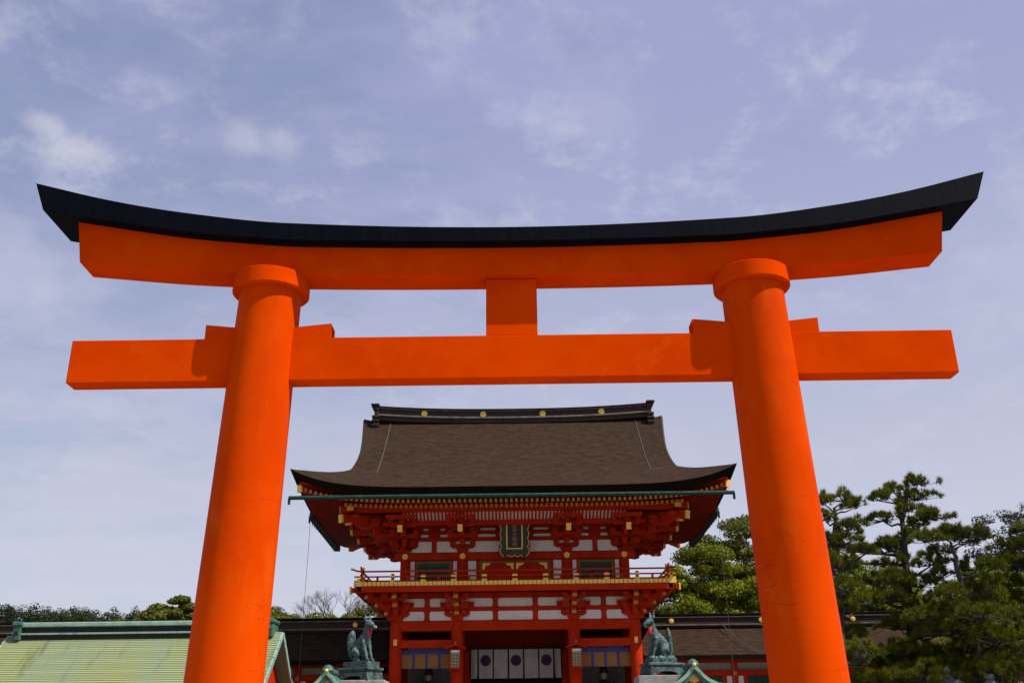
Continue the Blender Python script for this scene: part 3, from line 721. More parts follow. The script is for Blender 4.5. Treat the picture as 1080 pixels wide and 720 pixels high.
        for a in (-1, 1):
            d = MB().box(min(a * .01, a * 1.32), max(a * .01, a * 1.32), min(y + s * .07, y + s * .10), max(y + s * .07, y + s * .10), 7.34, 8.38).build('door_leaf', M['red'], fr)
            for x0 in (a * .05, a * 1.30):
                sx = 1 if (x0 > 0) == (abs(x0) < .5) else -1
                sx = (a if abs(x0) < .5 else -a)
                bb = MB(); yq0, yq1 = sorted((y + s * .10, y + s * .118))
                bb.prism([(x0, 8.36), (x0 + sx * .34, 8.36), (x0 + sx * .25, 8.28), (x0 + sx * .12, 8.25), (x0 + sx * .09, 8.14), (x0, 8.06)], 'y', yq0, yq1)
                bb.build('gold_corner', M['gold'], d)
        # bracket storey behind the clusters
        MB().box(-4.42, 4.42, y - .03, y + .03, 8.79, 11.1).build('backing_wall', M['red'], G)
        def pan(x0, x1, z0, z1, c=.05): MB().prism(rounded(x0, x1, z0, z1, (c,) * 4), 'y', y + s * .035, y + s * .045).build('white_panel', M['white'], G)
        for a, b_ in ((-4.3, -3.36), (-3.16, -2.2), (-2.0, -.62), (.62, 2.0), (2.2, 3.16), (3.36, 4.3)):
            pan(a, b_, 8.83, 9.26)
            pan(a + .15, b_ - .15, 9.43, 9.54, .03); pan(a + .15, b_ - .15, 9.70, 9.79, .03)
        for z0, z1 in ((9.28, 9.42), (9.56, 9.68), (9.82, 9.98)):
            MB().box(-4.7, 4.7, y - .11, y + .11, z0, z1).build('wall_beam', M['red'], G)
        for x in (-3.26, 3.26): MB().box(x - .09, x + .09, y - .10, y + .10, 8.79, 9.28).build('short_strut', M['red'], G)
        # inclined white board with ribs between the outer purlins
        b = MB(); y0, y1 = y + s * 1.35, y + s * 2.05
        b.add([(-4.4, y0, 9.84), (4.4, y0, 9.84), (4.4, y1, 10.16), (-4.4, y1, 10.16)], [(0, 1, 2, 3)])
        b.add([(-4.4, y0, 9.86), (4.4, y0, 9.86), (4.4, y1, 10.18), (-4.4, y1, 10.18)], [(3, 2, 1, 0)])
        cv = b.build('cove_board', M['white'], G)
        rb = MB()
        for i in range(63):
            x = -4.4 + 8.8 * i / 62; rb.bar((x, y0, 9.82), (x, y1, 10.14), .07, .05)
        rb.build('cove_ribs', M['red'], cv)
        MB().box(-5.2, 5.2, y + s * 1.35 - .08, y + s * 1.35 + .08, 9.66, 9.82).build('inner_purlin', M['red'], G)
        MB().box(-4.42, 4.42, min(y + s * .05, y + s * 1.3), max(y + s * .05, y + s * 1.3), 9.99, 10.02).build('bracket_ceiling', M['dred'], G)
    for sg in (-1, 1):
        MB().box(sg * 4.42 - .02, sg * 4.42 + .02, yf, yb, 7.30, 11.1).build('side_wall', M['red'], G)
        MB().box(sg * 4.42 - .15, sg * 4.42 + .15, yf + .16, yb - .16, 8.5, 8.788).build('upper_head_beam', M['red'], G)
        for z0, z1 in ((9.28, 9.42), (9.56, 9.68), (9.82, 9.98)): MB().box(sg * 4.42 - .11, sg * 4.42 + .11, yf + .12, yb - .12, z0, z1).build('wall_beam', M['red'], G)
        for y0, y1 in ((40.8, 42.3), (42.7, 44.2)):
            MB().box(sg * 4.42 - .04, sg * 4.42 + .04, y0, y1, 8.83, 9.26).build('white_panel', M['white'], G)
    # brackets
    lc = lower_cluster(); uc = upper_cluster(); us = upper_cluster(True)
    ox, oy, oz = G.location
    def put(src, x, y, z, a, first): 
        o = src if first else dup(src, G)
        o.location = (x - ox, y - oy, z - oz); o.rotation_euler = (0, 0, a); return o
    first = True
    for x in (-4.63, -2.27, 2.27, 4.63):
        put(lc, x, 40, 6.06, 0, first); first = False
        put(lc, x, 45, 6.06, pi, False)
    for y in (40, 42.5, 45):
        put(lc, -4.63, y, 6.063, -pi / 2, False); put(lc, 4.63, y, 6.063, pi / 2, False)
    for x, y, a in ((-4.63, 40, -pi / 4), (4.63, 40, pi / 4)):
        o = put(lc, x, y, 6.057, a, False); o.scale = (.9, 1.35, 1)
    first = True
    for x in (-4.42, -2.1, 2.1, 4.42):
        put(uc, x, yf, 8.79, 0, first); first = False
        put(uc, x, yb, 8.79, pi, False)
    first = True
    for y in (yf, 42.5, yb):
        put(us, -4.42, y, 8.794, -pi / 2, first); first = False; put(us, 4.42, y, 8.794, pi / 2, False)
    for x, y, a in ((-4.42, yf, -pi / 4), (4.42, yf, pi / 4), (-4.42, yb, -3 * pi / 4), (4.42, yb, 3 * pi / 4)):
        o = put(us, x, y, 8.80, a, False); o.scale = (.9, 1.30, 1.0)
        d = Vector((sin(a), -cos(a), 0))
        t = MB().bar(Vector((x, y, 9.98)) + d * 1.0, Vector((x, y, 9.78)) + d * 3.2, .26, .32).build('corner_tail_rafter', M['red'], G)
        MB().bar(Vector((x, y, 9.78)) + d * 3.2, Vector((x, y, 9.77)) + d * 3.28, .23, .31).build('gold_cap', M['gold'], t)
gate_upper()

# name plaque hung under the eaves
def plaque():
    P = thing('name_plaque', (0, 40.05, 8.55), 'upright navy name plaque in carved gilt frame hung under the gate eaves', 'plaque')
    P.rotation_euler = (R(13), 0, 0)
    b = MB(); pts = []
    w, h = .57, 1.72
    def edge(a, b_, n, amp):
        out = []
        for i in range(n * 4):
            t = i / (n * 4); x = a[0] + (b_[0] - a[0]) * t; z = a[1] + (b_[1] - a[1]) * t
            d = Vector((b_[0] - a[0], b_[1] - a[1])).normalized(); k = amp * abs(sin(t * n * pi)) ** .6
            out.append((x + d.y * k, z - d.x * k))
        return out
    pts = edge((-w + .06, 0.05), (w - .06, 0.05), 4, .06) + edge((w - .06, .05), (w - .06, h - .02), 5, .07) + edge((w - .06, h - .02), (-w + .06, h - .02), 4, .06) + edge((-w + .06, h - .02), (-w + .06, .05), 5, .07)
    fr = b.prism(pts, 'y', -.08, .06).build('carved_frame', M['plaqueframe'], P, world=False, bevel=.012)
    g = MB()
    for i in range(0, len(pts)):
        a, b_ = pts[i], pts[(i + 1) % len(pts)]; g.bar((a[0], -.085, a[1]), (b_[0], -.085, b_[1]), .022, .02, up=(0, 1, 0))
    g.build('gilt_rim', M['gold'], fr, world=False)
    g = MB()
    for x0, x1, z0, z1 in ((-.33, .33, 1.36, 1.405), (-.33, .33, .285, .33), (-.33, -.28, .33, 1.36), (.28, .33, .33, 1.36)): g.box(x0, x1, -.13, -.06, z0, z1)
    g.build('gilt_border', M['gold'], fr, world=False)
    MB().box(-.28, .28, -.105, -.07, .33, 1.36).build('navy_field', M['navy'], P, world=False)
    made = []
    for i, ch in enumerate('\u7a32\u8377\u5927\u660e\u795e'):
        cu = bpy.data.curves.new('lettering', 'FONT'); cu.body = ch; cu.size = .19; cu.align_x = 'CENTER'; cu.extrude = .008
        to = bpy.data.objects.new('lettering', cu); COL.objects.link(to)
        dg = bpy.context.evaluated_depsgraph_get(); dg.update()
        me = bpy.data.meshes.new_from_object(to.evaluated_get(dg)); bpy.data.objects.remove(to)
        made.append((me, 1.15 - i * .185))
    for me, z in made:
        me.materials.clear(); me.materials.append(M['ochre'])
        o = bpy.data.objects.new('lettering', me); COL.objects.link(o); o.parent = P; o.rotation_euler = (R(90), 0, 0); o.location = (0, -.112, z)
    MB().box(-.42, -.34, -.1, .02, -.06, .05).box(.34, .42, -.1, .02, -.06, .05).build('foot_peg', M['dark'], P, world=False)
plaque()

# entrance curtain
def curtain():
    C = thing('entrance_curtain', (0, 42.05, 4.04), 'white split curtain with three indigo discs hanging in the gate doorway', 'curtain')
    MB().tube([(-2.0, 42.05, 5.19), (2.0, 42.05, 5.19)], .03, 10).build('curtain_rod', M['dark'], C)
    MB().box(-1.84, 1.84, 42.10, 42.12, 4.15, 5.17).build('dark_interior_sheet', M['dark'], C)  # dark sheet stands in for the dim interior between the curtain panels
    n = 7; pw = .545; pit = .612
    rnd = random.Random(4)
    for k in range(n):
        x0 = (k - 3) * pit - pw / 2; x1 = x0 + pw
        x0, x1 = max(x0, -1.80), min(x1, 1.80)
        ph = rnd.uniform(0, 6); rows = []
        for j in range(13):
            z = 5.18 - 1.13 * j / 12; row = []
            for i in range(11):
                t = i / 10; amp = .006 + .026 * j / 12
                row.append((x0 + (x1 - x0) * t + .012 * sin(ph + j * .2) * j / 12, 42.05 + amp * sin(t * 5.5 + ph) , z))
            rows.append(row)
        p = MB().grid(rows, True).build('curtain_panel', M['cloth'], C)
        if k in (1, 3, 5):
            cx = (k - 3) * pit
            d = MB(); cen = (cx, 42.05, 4.735); ring = []
            for a in range(33):
                an = 2 * pi * a / 32; ring.append((cx + .215 * cos(an), 4.735 + .215 * sin(an)))
            rows = []
            for rr_ in (0.001, .07, .14, .215):
                row = []
                for a in range(33):
                    an = 2 * pi * a / 32; x = cx + rr_ * cos(an); z = 4.735 + rr_ * sin(an)
                    t = (x - x0) / (x1 - x0); j = (5.18 - z) / 1.13
                    row.append((x, 42.05 + (.006 + .026 * j) * sin(t * 5.5 + ph) - .006, z))
                rows.append(row)
            d.grid(rows, True).build('crest_disc', M['purple'], p)
curtain()

# bamboo blinds in the side bays
for s, lab in ((-1, 'bamboo blind with blue silk border in the bay left of the white curtain'), (1, 'bamboo blind with blue silk border in the bay right of the white curtain')):
    B = thing('bamboo_blind', (s * 3.45, 40.18, 4.3), lab, 'blind', 'blinds in the side bays of the gate')
    x0, x1 = s * 3.45 - .96, s * 3.45 + .96
    pn = MB().box(x0, x1, 40.17, 40.20, 4.33, 4.87).build('blind_panel', M['blind'], B)
    MB().box(x0, x1, 40.14, 40.22, 4.872, 5.02).build('silk_valance', M['blue'], B)
    for k in (-.5, 0, .5):
        st_ = MB().box(s * 3.45 + k - .045, s * 3.45 + k + .045, 40.155, 40.169, 4.33, 4.871).build('silk_strip', M['blue'], B)
        if k: MB().lathe([(.001, 4.34), (.03, 4.33), (.03, 4.28), (.065, 4.26), (.075, 4.10), (.001, 4.10)], (s * 3.45 + k, 40.14, 0), 12).build('tassel', M['robe'], st_)

# hanging lanterns in front of the inner columns
def lantern():
    P = thing('hanging_lantern', (-2.30, 39.50, 4.15), 'small papered lantern with red peaked roof on the column left of the curtain', 'lantern', 'lanterns on the inner gate columns')
    b = MB()
    rows = []
    for x in (-.46, -.34, -.17, 0, .17, .34, .46):
        z = .98 - .42 * abs(x) ** 1.15 * .95 + (.03 if abs(x) > .4 else 0); rows.append([(x, -.32, z), (x, .22, z), (x, .22, z + .05), (x, -.32, z + .05), (x, -.32, z)])
    b.grid(rows, False); b.add(rows[0][:4], [(0, 1, 2, 3)]); b.add(rows[-1][:4], [(3, 2, 1, 0)])
    rf = b.build('lantern_roof', M['red'], P, world=False)
    MB().box(-.03, .03, -.03, .03, 1.02, 1.16).build('finial', M['ochre'], rf, world=False)
    MB().box(-.20, .20, -.17, .17, .70, .80).build('white_collar', M['white'], P, world=False)
    MB().box(-.19, .19, -.16, .16, .10, .698).build('paper_body', M['paper'], P, world=False)
    f = MB()
    for sx in (-1, 1):
        for sy in (-1, 1): f.box(sx * .215 - .025, sx * .215 + .025, sy * .185 - .025, sy * .185 + .025, -.04, .82)
    f.box(-.24, .24, -.21, .21, .03, .098)
    f.build('lantern_frame', M['red'], P, world=False)
    g = MB()
    for k in (-.07, .07): g.box(k - .008, k + .008, -.172, -.161, .10, .698)
    for k in range(1, 5): g.box(-.19, .19, -.174, -.161, .10 + k * .12 - .008, .10 + k * .12 + .008)
    g.build('lattice', M['greenwin'], P, world=False)
    MB().box(-.03, .03, .1, .36, .62, .68).build('mounting_arm', M['dark'], P, world=False)
    return P
L1 = lantern(); L1.scale = (.86, .9, .9); L1.location.z = 4.21; L2 = dup(L1); L2.location.x = 2.30
L2['label'] = 'small papered lantern with red peaked roof on the column right of the curtain'

# guardian figures seated behind the blinds
def guardian(x, side, lab):
    P = thing('guardian_statue', (x, 41.3, 2.0), lab, 'statue', 'seated guardian statues in the gate bays')
    MB().box(-.75, .75, -.5, .5, 0, .75).build('dais', M['dark'], P, world=False, bevel=.02)
    b = MB(); b.lathe([(.001, .75), (.62, .76), (.66, .9), (.52, 1.1), (.40, 1.35), (.40, 1.6), (.30, 1.78), (.12, 1.86), (.10, 1.95)], (0, 0, 0), 20)
    for s in (-1, 1): b.tube([(s * .30, 0, 1.70), (s * .52, -.1, 1.45), (s * .40, -.38, 1.25), (s * .14, -.48, 1.25)], [.16, .19, .20, .12], 12)
    body = b.build('robed_body', M['robe'], P, world=False)
    MB().ball((0, -.03, 2.08), .15, 16, 1.2).build('head', M['skin'], P, world=False)
    MB().lathe([(.16, 2.14), (.17, 2.2), (.15, 2.3), (.10, 2.42), (.001, 2.44)], (0, 0, 0), 16).box(-.03, .03, .10, .18, 2.2, 2.7).build('court_hat', M['robe'], P, world=False)
guardian(-3.45, -1, 'dark robed seated guardian under the blind left of the curtain')
guardian(3.45, 1, 'dark robed seated guardian under the blind right of the curtain')

# ------------------------------------------------------------------ roofed corridors
def corridor(x0, x1, name_lab, disc_x, s):
    C = thing('roofed_corridor', ((x0 + x1) / 2, 43, 2.0), name_lab, 'corridor', 'corridors at the sides of the gate')
    prof = [(0, 6.10), (.5, 5.72), (1.0, 5.40), (1.5, 5.12), (2.0, 4.88), (2.35, 4.74)]
    b = MB()
    for sg in (-1, 1):
        b.grid([[(x, 43 + sg * d, z) for x in np.linspace(x0, x1, 12)] for d, z in prof], True)
        b.grid([[(x, 43 + sg * 2.35, 4.74) for x in (x0, x1)], [(x, 43 + sg * 2.27, 4.58) for x in (x0, x1)], [(x, 43 + sg * 1.0, 5.1) for x in (x0, x1)]], False)
    rf = b.build('roof', M['bark'], C, sharp=40)
    e = MB()
    for sg in (-1, 1): e.box(x0, x1, 43 + sg * 2.30 - .06, 43 + sg * 2.30 + .06, 4.56, 4.72)
    e.build('eave_edge', M['barkcut'], rf)
    rd = MB().box(x0, x1, 42.78, 43.22, 6.0, 6.45).build('ridge', M['ridge'], rf)
    MB().box(x0, x1, 42.72, 43.28, 6.08, 6.13).box(x0, x1, 42.72, 43.28, 6.40, 6.44).build('ridge_moulding', M['ridgelight'], rd)
    MB().box(x0, x1, 42.70, 43.30, 6.452, 6.56).build('ridge_cap', M['barkcut'], rd, bevel=.03)
    for x in disc_x:
        MB().tube([(x, 42.78, 6.27), (x, 42.74, 6.27), (x, 42.73, 6.27)], [.105, .105, .08], 20).build('gold_crest', M['gold'], rd)
    # front: posts, beams, panels, green lattice windows
    fy = 41.6
    MB().box(x0, x1, fy - .10, fy + .10, 4.52, 4.70).build('eave_beam', M['red'], C)
    MB().box(x0, x1, fy - .10, fy + .10, 4.02, 4.24).build('lintel_beam', M['red'], C)
    MB().box(x0, x1, fy - .10, fy + .10, 2.0, 2.7).build('sill_wall', M['white'], C)
    pit = 2.75; n = int(abs(x1 - x0) / pit) + 1
    xs = [(x0 if s > 0 else x1) + s * (3.92 - 3.0 + i * pit) for i in range(-1, n + 1)]
    xs = [x for x in xs if min(x0, x1) + .15 < x < max(x0, x1) - .15]
    for x in xs:
        p = MB().box(x - .11, x + .11, fy - .11, fy + .11, 2.0, 4.69).build('post', M['red'], C)
        MB().box(x - .07, x + .07, fy - .125, fy - .108, 4.04, 4.18).build('gold_fitting', M['ochre'], p)
    for a, b_ in zip(sorted(xs)[:-1], sorted(xs)[1:]):
        MB().box(a + .12, b_ - .12, fy - .02, fy + .02, 4.25, 4.51).build('upper_panel', M['stone'], C)
        w = MB().box(a + .50, b_ - .50, fy - .03, fy + .03, 2.7, 4.01).build('green_window', M['greenwin'], C)
        q = MB(); k = a + .55
        while k < b_ - .5: q.box(k - .022, k + .022, fy - .07, fy - .032, 2.72, 4.0); k += .12
        q.build('lattice_bars', M['greenwin'], w)
        for c, d in ((a + .12, a + .33), (b_ - .33, b_ - .12)): MB().box(c, d, fy - .03, fy + .03, 2.7, 4.01).build('white_panel', M['white'], C)
        for c in (a + .415, b_ - .415): MB().box(c - .075, c + .075, fy - .06, fy + .06, 2.7, 4.015).build('window_jamb', M['red'], C)
    MB().box(x0, x1, 44.3, 44.4, 2.0, 5.2).build('back_wall', M['dred'], C)
    return C
CR = corridor(5.0, 24.0, 'long brown roofed red corridor right of the gate, behind the pines', (6.47, 10.21, 14.02, 17.8), 1)
CL = corridor(-24.0, -5.0, 'dark roofed corridor left of the gate, behind the green roofed hall', (-6.66, -10.4, -14.1), -1)
cb = MB(); cb.tube([(8.55, 42.7, 6.1), (8.75, 42.2, 5.75), (9.0, 41.5, 5.30), (9.3, 41.0, 5.0), (9.45, 40.75, 4.85)], .015, 6); cb.build('lightning_cable', M['wire'], CR)

# ------------------------------------------------------------------ green copper hall
def hall():
    H = thing('copper_roofed_hall', (-12.9, 36, 0), 'low hall with pale yellow green copper roof at lower left', 'hall')
    xa, xb = -17.62, -8.17
    def rz(d): return 5.33 - .84 * d + .012 * d * d
    b = MB()
    for sg in (-1, 1):
        b.grid([[(x, 36 + sg * d, rz(d)) for x in np.linspace(xa, xb, 20)] for d in np.linspace(0, 3.7, 14)], True)
    for sg in (-1, 1):
        b.grid([[(x, 36 + sg * d, rz(d) - .16) for x in (xa, xb)] for d in (0, 1.2, 2.4, 3.7)], True)
        b.grid([[(x, 36 + sg * 3.7, rz(3.7) - q) for x in (xa, xb)] for q in (0, .16)], False)
    rf = b.build('roof', M['patina'], H, sharp=40)
    st_ = MB()
    for k in range(46):       # standing courses of the sheets
        d = .06 + k * .079
        if d < 3.68: st_.bar((xa, 36 - d, rz(d) + .006), (xb, 36 - d, rz(d) + .006), .03, .016, up=(0, -.6, .8))
    st_.build('sheet_courses', M['patina'], rf)
    for x, s in ((xa, -1), (xb, 1)):
        v = MB()
        for sg in (-1, 1):
            for k in range(10):
                d0, d1 = 3.74 * k / 10, 3.74 * (k + 1) / 10; v.bar((x + s * .05, 36 + sg * d0, rz(d0) - .09), (x + s * .05, 36 + sg * d1, rz(d1) - .07), .07, .17)
        v.build('verge', M['patina2'], rf)
        MB().prism([(36 - 3.3, 0.1), (36 + 3.3, .1), (36 + 3.3, 2.3), (36, 5.0), (36 - 3.3, 2.3)], 'x', x - s * .35, x - s * .45).build('gable_wall', M['red'], H)
    rd = MB().box(xa + .3, xb - .36, 35.72, 36.28, 5.16, 5.55).build('ridge', M['dark'], rf)
    MB().box(xa + .3, xb - .36, 35.66, 36.34, 5.30, 5.36).build('ridge_moulding', M['patina2'], rd)
    MB().box(xa + .25, xb - .3, 35.62, 36.38, 5.552, 5.71).build('ridge_cap', M['patina2'], rd, bevel=.03)
    for x, s in ((xa, -1), (xb, 1)):
        x = x - s * .36; e = MB().box(x - .14, x + .14, 35.58, 36.42, 5.12, 5.60).box(x - .18, x + .18, 35.54, 36.46, 5.602, 5.74).build('ridge_end', M['patina3'], rd, bevel=.03)
        MB().tube([(x, 35.57, 5.35), (x, 35.54, 5.35)], .07, 14).build('end_boss', M['dark'], e)
    for y in (32.9, 39.0): MB().box(xa + .5, xb - .5, y, y + .1, 0, 2.4).build('wall', M['white'], H)
    for x in np.linspace(xa + .5, xb - .5, 6): MB().box(x - .1, x + .1, 32.8, 33.05, 0, 2.45).build('post', M['red'], H)
hall()

# ------------------------------------------------------------------ small gabled shelters at the foot of the steps
def shelter():
    S = thing('gabled_shelter', (5.48, 33, 0), 'small green copper gabled shelter with gold boss in front of the right fox', 'shelter', 'green gabled shelters before the fox plinths')
    prof = [(0, 3.78), (.12, 3.66), (.26, 3.50), (.45, 3.36), (.68, 3.26), (.95, 3.20), (1.2, 3.19)]
    b = MB(); up = [(-x, z) for x, z in reversed(prof)] + prof[1:]
    rows = []
    for x, z in up: rows.append([(x, -.8, z - .10), (x, -.8, z), (x, .8, z), (x, .8, z - .10), (x, -.8, z - .10)])
    b.grid(rows, True); b.add(rows[0][:4], [(0, 1, 2, 3)]); b.add(rows[-1][:4], [(3, 2, 1, 0)])
    rf = b.build('roof', M['patina3'], S, world=False, sharp=50)
    v = MB()
    for (a, b_) in zip(up[:-1], up[1:]): v.bar((a[0], -.83, a[1] - .02), (b_[0], -.83, b_[1] - .02), .06, .10)
    v.build('verge_moulding', M['patina2'], rf, world=False)
    v = MB()
    for (a, b_) in zip(up[:-1], up[1:]): v.bar((a[0], -.78, a[1] - .15), (b_[0], -.78, b_[1] - .15), .07, .12)
    v.build('bargeboard', M['patina3'], rf, world=False)
    MB().lathe([(.001, 3.72), (.16, 3.74), (.20, 3.82), (.15, 3.92), (.07, 3.98), (.001, 4.0)], (0, -.6, 0), 14).tube([(0, -.6, 3.82), (0, .8, 3.82)], .10, 12).build('ridge_ornament', M['patina3'], rf, world=False)
    MB().ball((0, -.86, 3.80), .065, 14).build('gold_boss', M['gold'], rf, world=False)
    gp = [(x * .86, z - .22) for x, z in up]
    g = MB().prism(gp + [(1.03, 2.75), (-1.03, 2.75)], 'y', -.62, -.52).build('gable_panel', M['verm'], S, world=False)
    MB().prism([(0, 3.58), (.10, 3.44), (.18, 3.36), (0, 3.28), (-.18, 3.36), (-.10, 3.44)], 'y', -.66, -.625).build('gold_pendant', M['gold'], g, world=False)
    for sx in (-1, 1):
        for sy in (-1, 1): MB().box(sx * .8 - .07, sx * .8 + .07, sy * .5 - .07, sy * .5 + .07, 0, 2.9).build('post', M['red'], S, world=False)
    MB().box(-.8, .8, -.45, .45, .5, 2.4).build('back_board', M['dred'], S, world=False)
    return S
S1 = shelter(); S2 = dup(S1); S2.location = (-5.83, 33, -.04)
S2['label'] = 'small green copper gabled shelter with gold boss in front of the left fox'

# ------------------------------------------------------------------ bronze foxes
def skin_piece(verts, edges, radii, sub=2):
    me = bpy.data.meshes.new('t'); me.from_pydata(verts, edges, []); me.update()
    o = bpy.data.objects.new('t', me); COL.objects.link(o)
    o.modifiers.new('s', 'SKIN'); sv = me.skin_vertices[0].data
    for i, r in enumerate(radii): sv[i].radius = r if isinstance(r, tuple) else (r, r)
    sv[0].use_root = True
    s = o.modifiers.new('u', 'SUBSURF'); s.levels = sub; s.render_levels = sub
    dg = bpy.context.evaluated_depsgraph_get(); dg.update()
    m = bpy.data.meshes.new_from_object(o.evaluated_get(dg)); bpy.data.objects.remove(o)
    return [tuple(v.co) for v in m.vertices], [tuple(p.vertices) for p in m.polygons]
def fox(loc, face, rz, lab, jewel):
    """seated fox; local x is forward (face=+1) or mirrored"""
    P = thing('fox_statue', loc, lab, 'statue', 'bronze fox statues before the gate', rz); P.scale = (.91, .91, .91)
    b = MB(); m = face
    def piece(v, e, r): 
        vs, fs = skin_piece([(x * m, y, z) for x, y, z in v], e, r); b.add(vs, fs, True)
    # spine: rump -> belly -> chest -> neck -> skull -> snout
    v = [(-.22, 0, .34), (-.12, 0, .52), (.04, 0, .70), (.18, 0, .86), (.26, 0, 1.02), (.30, 0, 1.20), (.33, -.02, 1.36)]
    piece(v, [(i, i + 1) for i in range(6)], [(.27, .26), (.25, .26), (.23, .25), (.225, .22), (.185, .18), (.15, .15), (.14, .14)])
    hd = [(.24, -.01, 1.36), (.36, -.03, 1.38), (.50, -.05, 1.31), (.62, -.07, 1.24), (.69, -.075, 1.21)]
    piece(hd, [(i, i + 1) for i in range(4)], [(.14, .14), (.195, .165), (.135, .12), (.08, .075), (.05, .045)])
    piece([(.42, -.045, 1.24), (.53, -.06, 1.15), (.60, -.07, 1.11)], [(0, 1), (1, 2)], [.065, .045, .028])     # lower jaw, open
    for s in (-1, 1):
        y = -.03 + s * .115
        piece([(.28, y, 1.44), (.275, y + s * .015, 1.57), (.285, y + s * .03, 1.72)], [(0, 1), (1, 2)], [(.085, .06), (.068, .04), (.012, .010)])   # ears
        piece([(.20, s * .13, .82), (.25, s * .15, .60), (.31, s * .14, .36), (.40, s * .135, .12), (.44, s * .135, .055), (.54, s * .135, .045)], [(i, i + 1) for i in range(5)], [.12, .095, .075, .062, .065, .05])   # fore legs
        piece([(-.22, s * .17, .44), (-.08, s * .20, .34), (.06, s * .21, .28), (-.02, s * .22, .12), (-.14, s * .21, .07), (.02, s * .22, .055), (.16, s * .22, .045)], [(0, 1), (1, 2), (2, 3), (3, 4), (4, 5), (5, 6)], [.20, .20, .15, .10, .08, .07, .05])   # haunch and hind foot
    body_v, body_f = b.v, b.f
    me = bpy.data.meshes.new('t'); me.from_pydata(body_v, [], body_f); me.update()
    o = bpy.data.objects.new('t', me); COL.objects.link(o)
    r = o.modifiers.new('r', 'REMESH'); r.mode = 'VOXEL'; r.voxel_size = .022
    sm = o.modifiers.new('s', 'SMOOTH'); sm.factor = .5; sm.iterations = 2
    dg = bpy.context.evaluated_depsgraph_get(); dg.update()
    m2 = bpy.data.meshes.new_from_object(o.evaluated_get(dg)); bpy.data.objects.remove(o)
    m2.polygons.foreach_set('use_smooth', [True] * len(m2.polygons)); m2.materials.append(M['bronze'])
    bo = bpy.data.objects.new('body', m2); COL.objects.link(bo); bo.parent = P
    t = MB()
    tv = [(-.36, 0, .10), (-.46, 0, .30), (-.50, 0, .55), (-.50, 0, .80), (-.46, 0, 1.02), (-.42, 0, 1.18)] if not jewel else [(-.34, 0, .10), (-.44, 0, .28), (-.42, 0, .52), (-.40, 0, .76), (-.38, 0, .98), (-.37, 0, 1.16)]
    tr = [.08, .13, .17, .195, .16, .05] if not jewel else [.08, .11, .125, .135, .12, .03]
    vs, fs = skin_piece([(x * m, y, z) for x, y, z in tv], [(i, i + 1) for i in range(5)], [(a, a * .8) for a in tr]); t.add(vs, fs, True)
    t.build('tail', M['bronze'], P, world=False)
    # bib at the throat
    bb = MB(); vs, fs = skin_piece([(m * .36, -.04, 1.16), (m * .43, -.09, 1.02), (m * .44, -.11, .86)], [(0, 1), (1, 2)], [(.125, .11), (.085, .08), (.07, .06)]); bb.add(vs, fs, True)
    bb.build('red_bib', M['crimson'], P, world=False)
    if jewel:
        MB().ball((m * .60, -.075, 1.20), .05, 14).build('jewel', M['cream'], P, world=False)
        k = MB(); rnd = random.Random(3)
        for i in range(16):
            a = i / 16 * 2 * pi; k.ball((cos(a) * .42 + rnd.uniform(-.05, .05), sin(a) * .26, .02), rnd.uniform(.10, .16), 8)
        k.box(-.5, .5, -.33, .33, -.12, .05)
        k.build('rock_base', M['bronze'], P, world=False); zb = -.12
    else:
        k = MB(); vs, fs = skin_piece([(m * .56, -.07, 1.215), (m * .68, -.085, 1.225), (m * .78, -.09, 1.19)], [(0, 1), (1, 2)], [.02, .05, .06]); k.add(vs, fs, True)
        k.build('rice_sheaf', M['cream'], P, world=False)
        MB().box(-.54, .62, -.36, .36, -.20, .012).build('plinth_block', M['bronze'], P, world=False, bevel=.02); zb = -.20
    q = MB()
    q.box(-.70, .74, -.46, .46, zb - .10, zb - .002); q.box(-.64, .68, -.42, .42, zb - .17, zb - .102)
    q.build('moulded_base', M['bronze'], P, world=False, bevel=.025)
    lg = MB()
    for sy in (-.42, .40):
        pts = [(-.70, zb - .45), (-.42, zb - .45), (-.36, zb - .36), (-.2, zb - .30), (.24, zb - .30), (.40, zb - .36), (.46, zb - .45), (.74, zb - .45), (.68, zb - .172), (-.64, zb - .172)]
        lg.prism(pts, 'y', sy - .03, sy + .05)
    for sx in (-.66, .62): lg.box(sx - .0, sx + .06, -.36, .36, zb - .45, zb - .174)
    lg.build('footed_stand', M['bronze'], P, world=False, bevel=.01)
    return (zb - .45) * .91
z = fox((-5.22, 35, 4.20), 1, R(-32), 'green bronze fox facing right with grain in its mouth, left of the gate', False)
z2 = fox((4.86, 35, 4.16), -1, R(20), 'green bronze fox facing left on a rocky base, right of the gate', True)
for x, zt, lab in ((-5.16, 4.20 + z, 'pale granite plinth under the bronze fox at left'), (4.86, 4.16 + z2, 'pale granite plinth under the bronze fox at right')):
    S = thing('stone_plinth', (x, 35, 0), lab, 'plinth', 'granite plinths of the foxes')
    MB().box(-.86, .86, -.68, .68, zt - .30, zt - .003).build('cap_slab', M['stone'], S, world=False, bevel=.02)
    MB().prism([(-.98, 0), (.98, 0), (.84, zt - .302), (-.84, zt - .302)], 'y', -.66, .66).build('shaft', M['stone'], S, world=False, bevel=.02)
    MB().box(-1.15, 1.15, -.9, .9, 0, .35).build('footing', M['gstone'], S, world=False, bevel=.03)

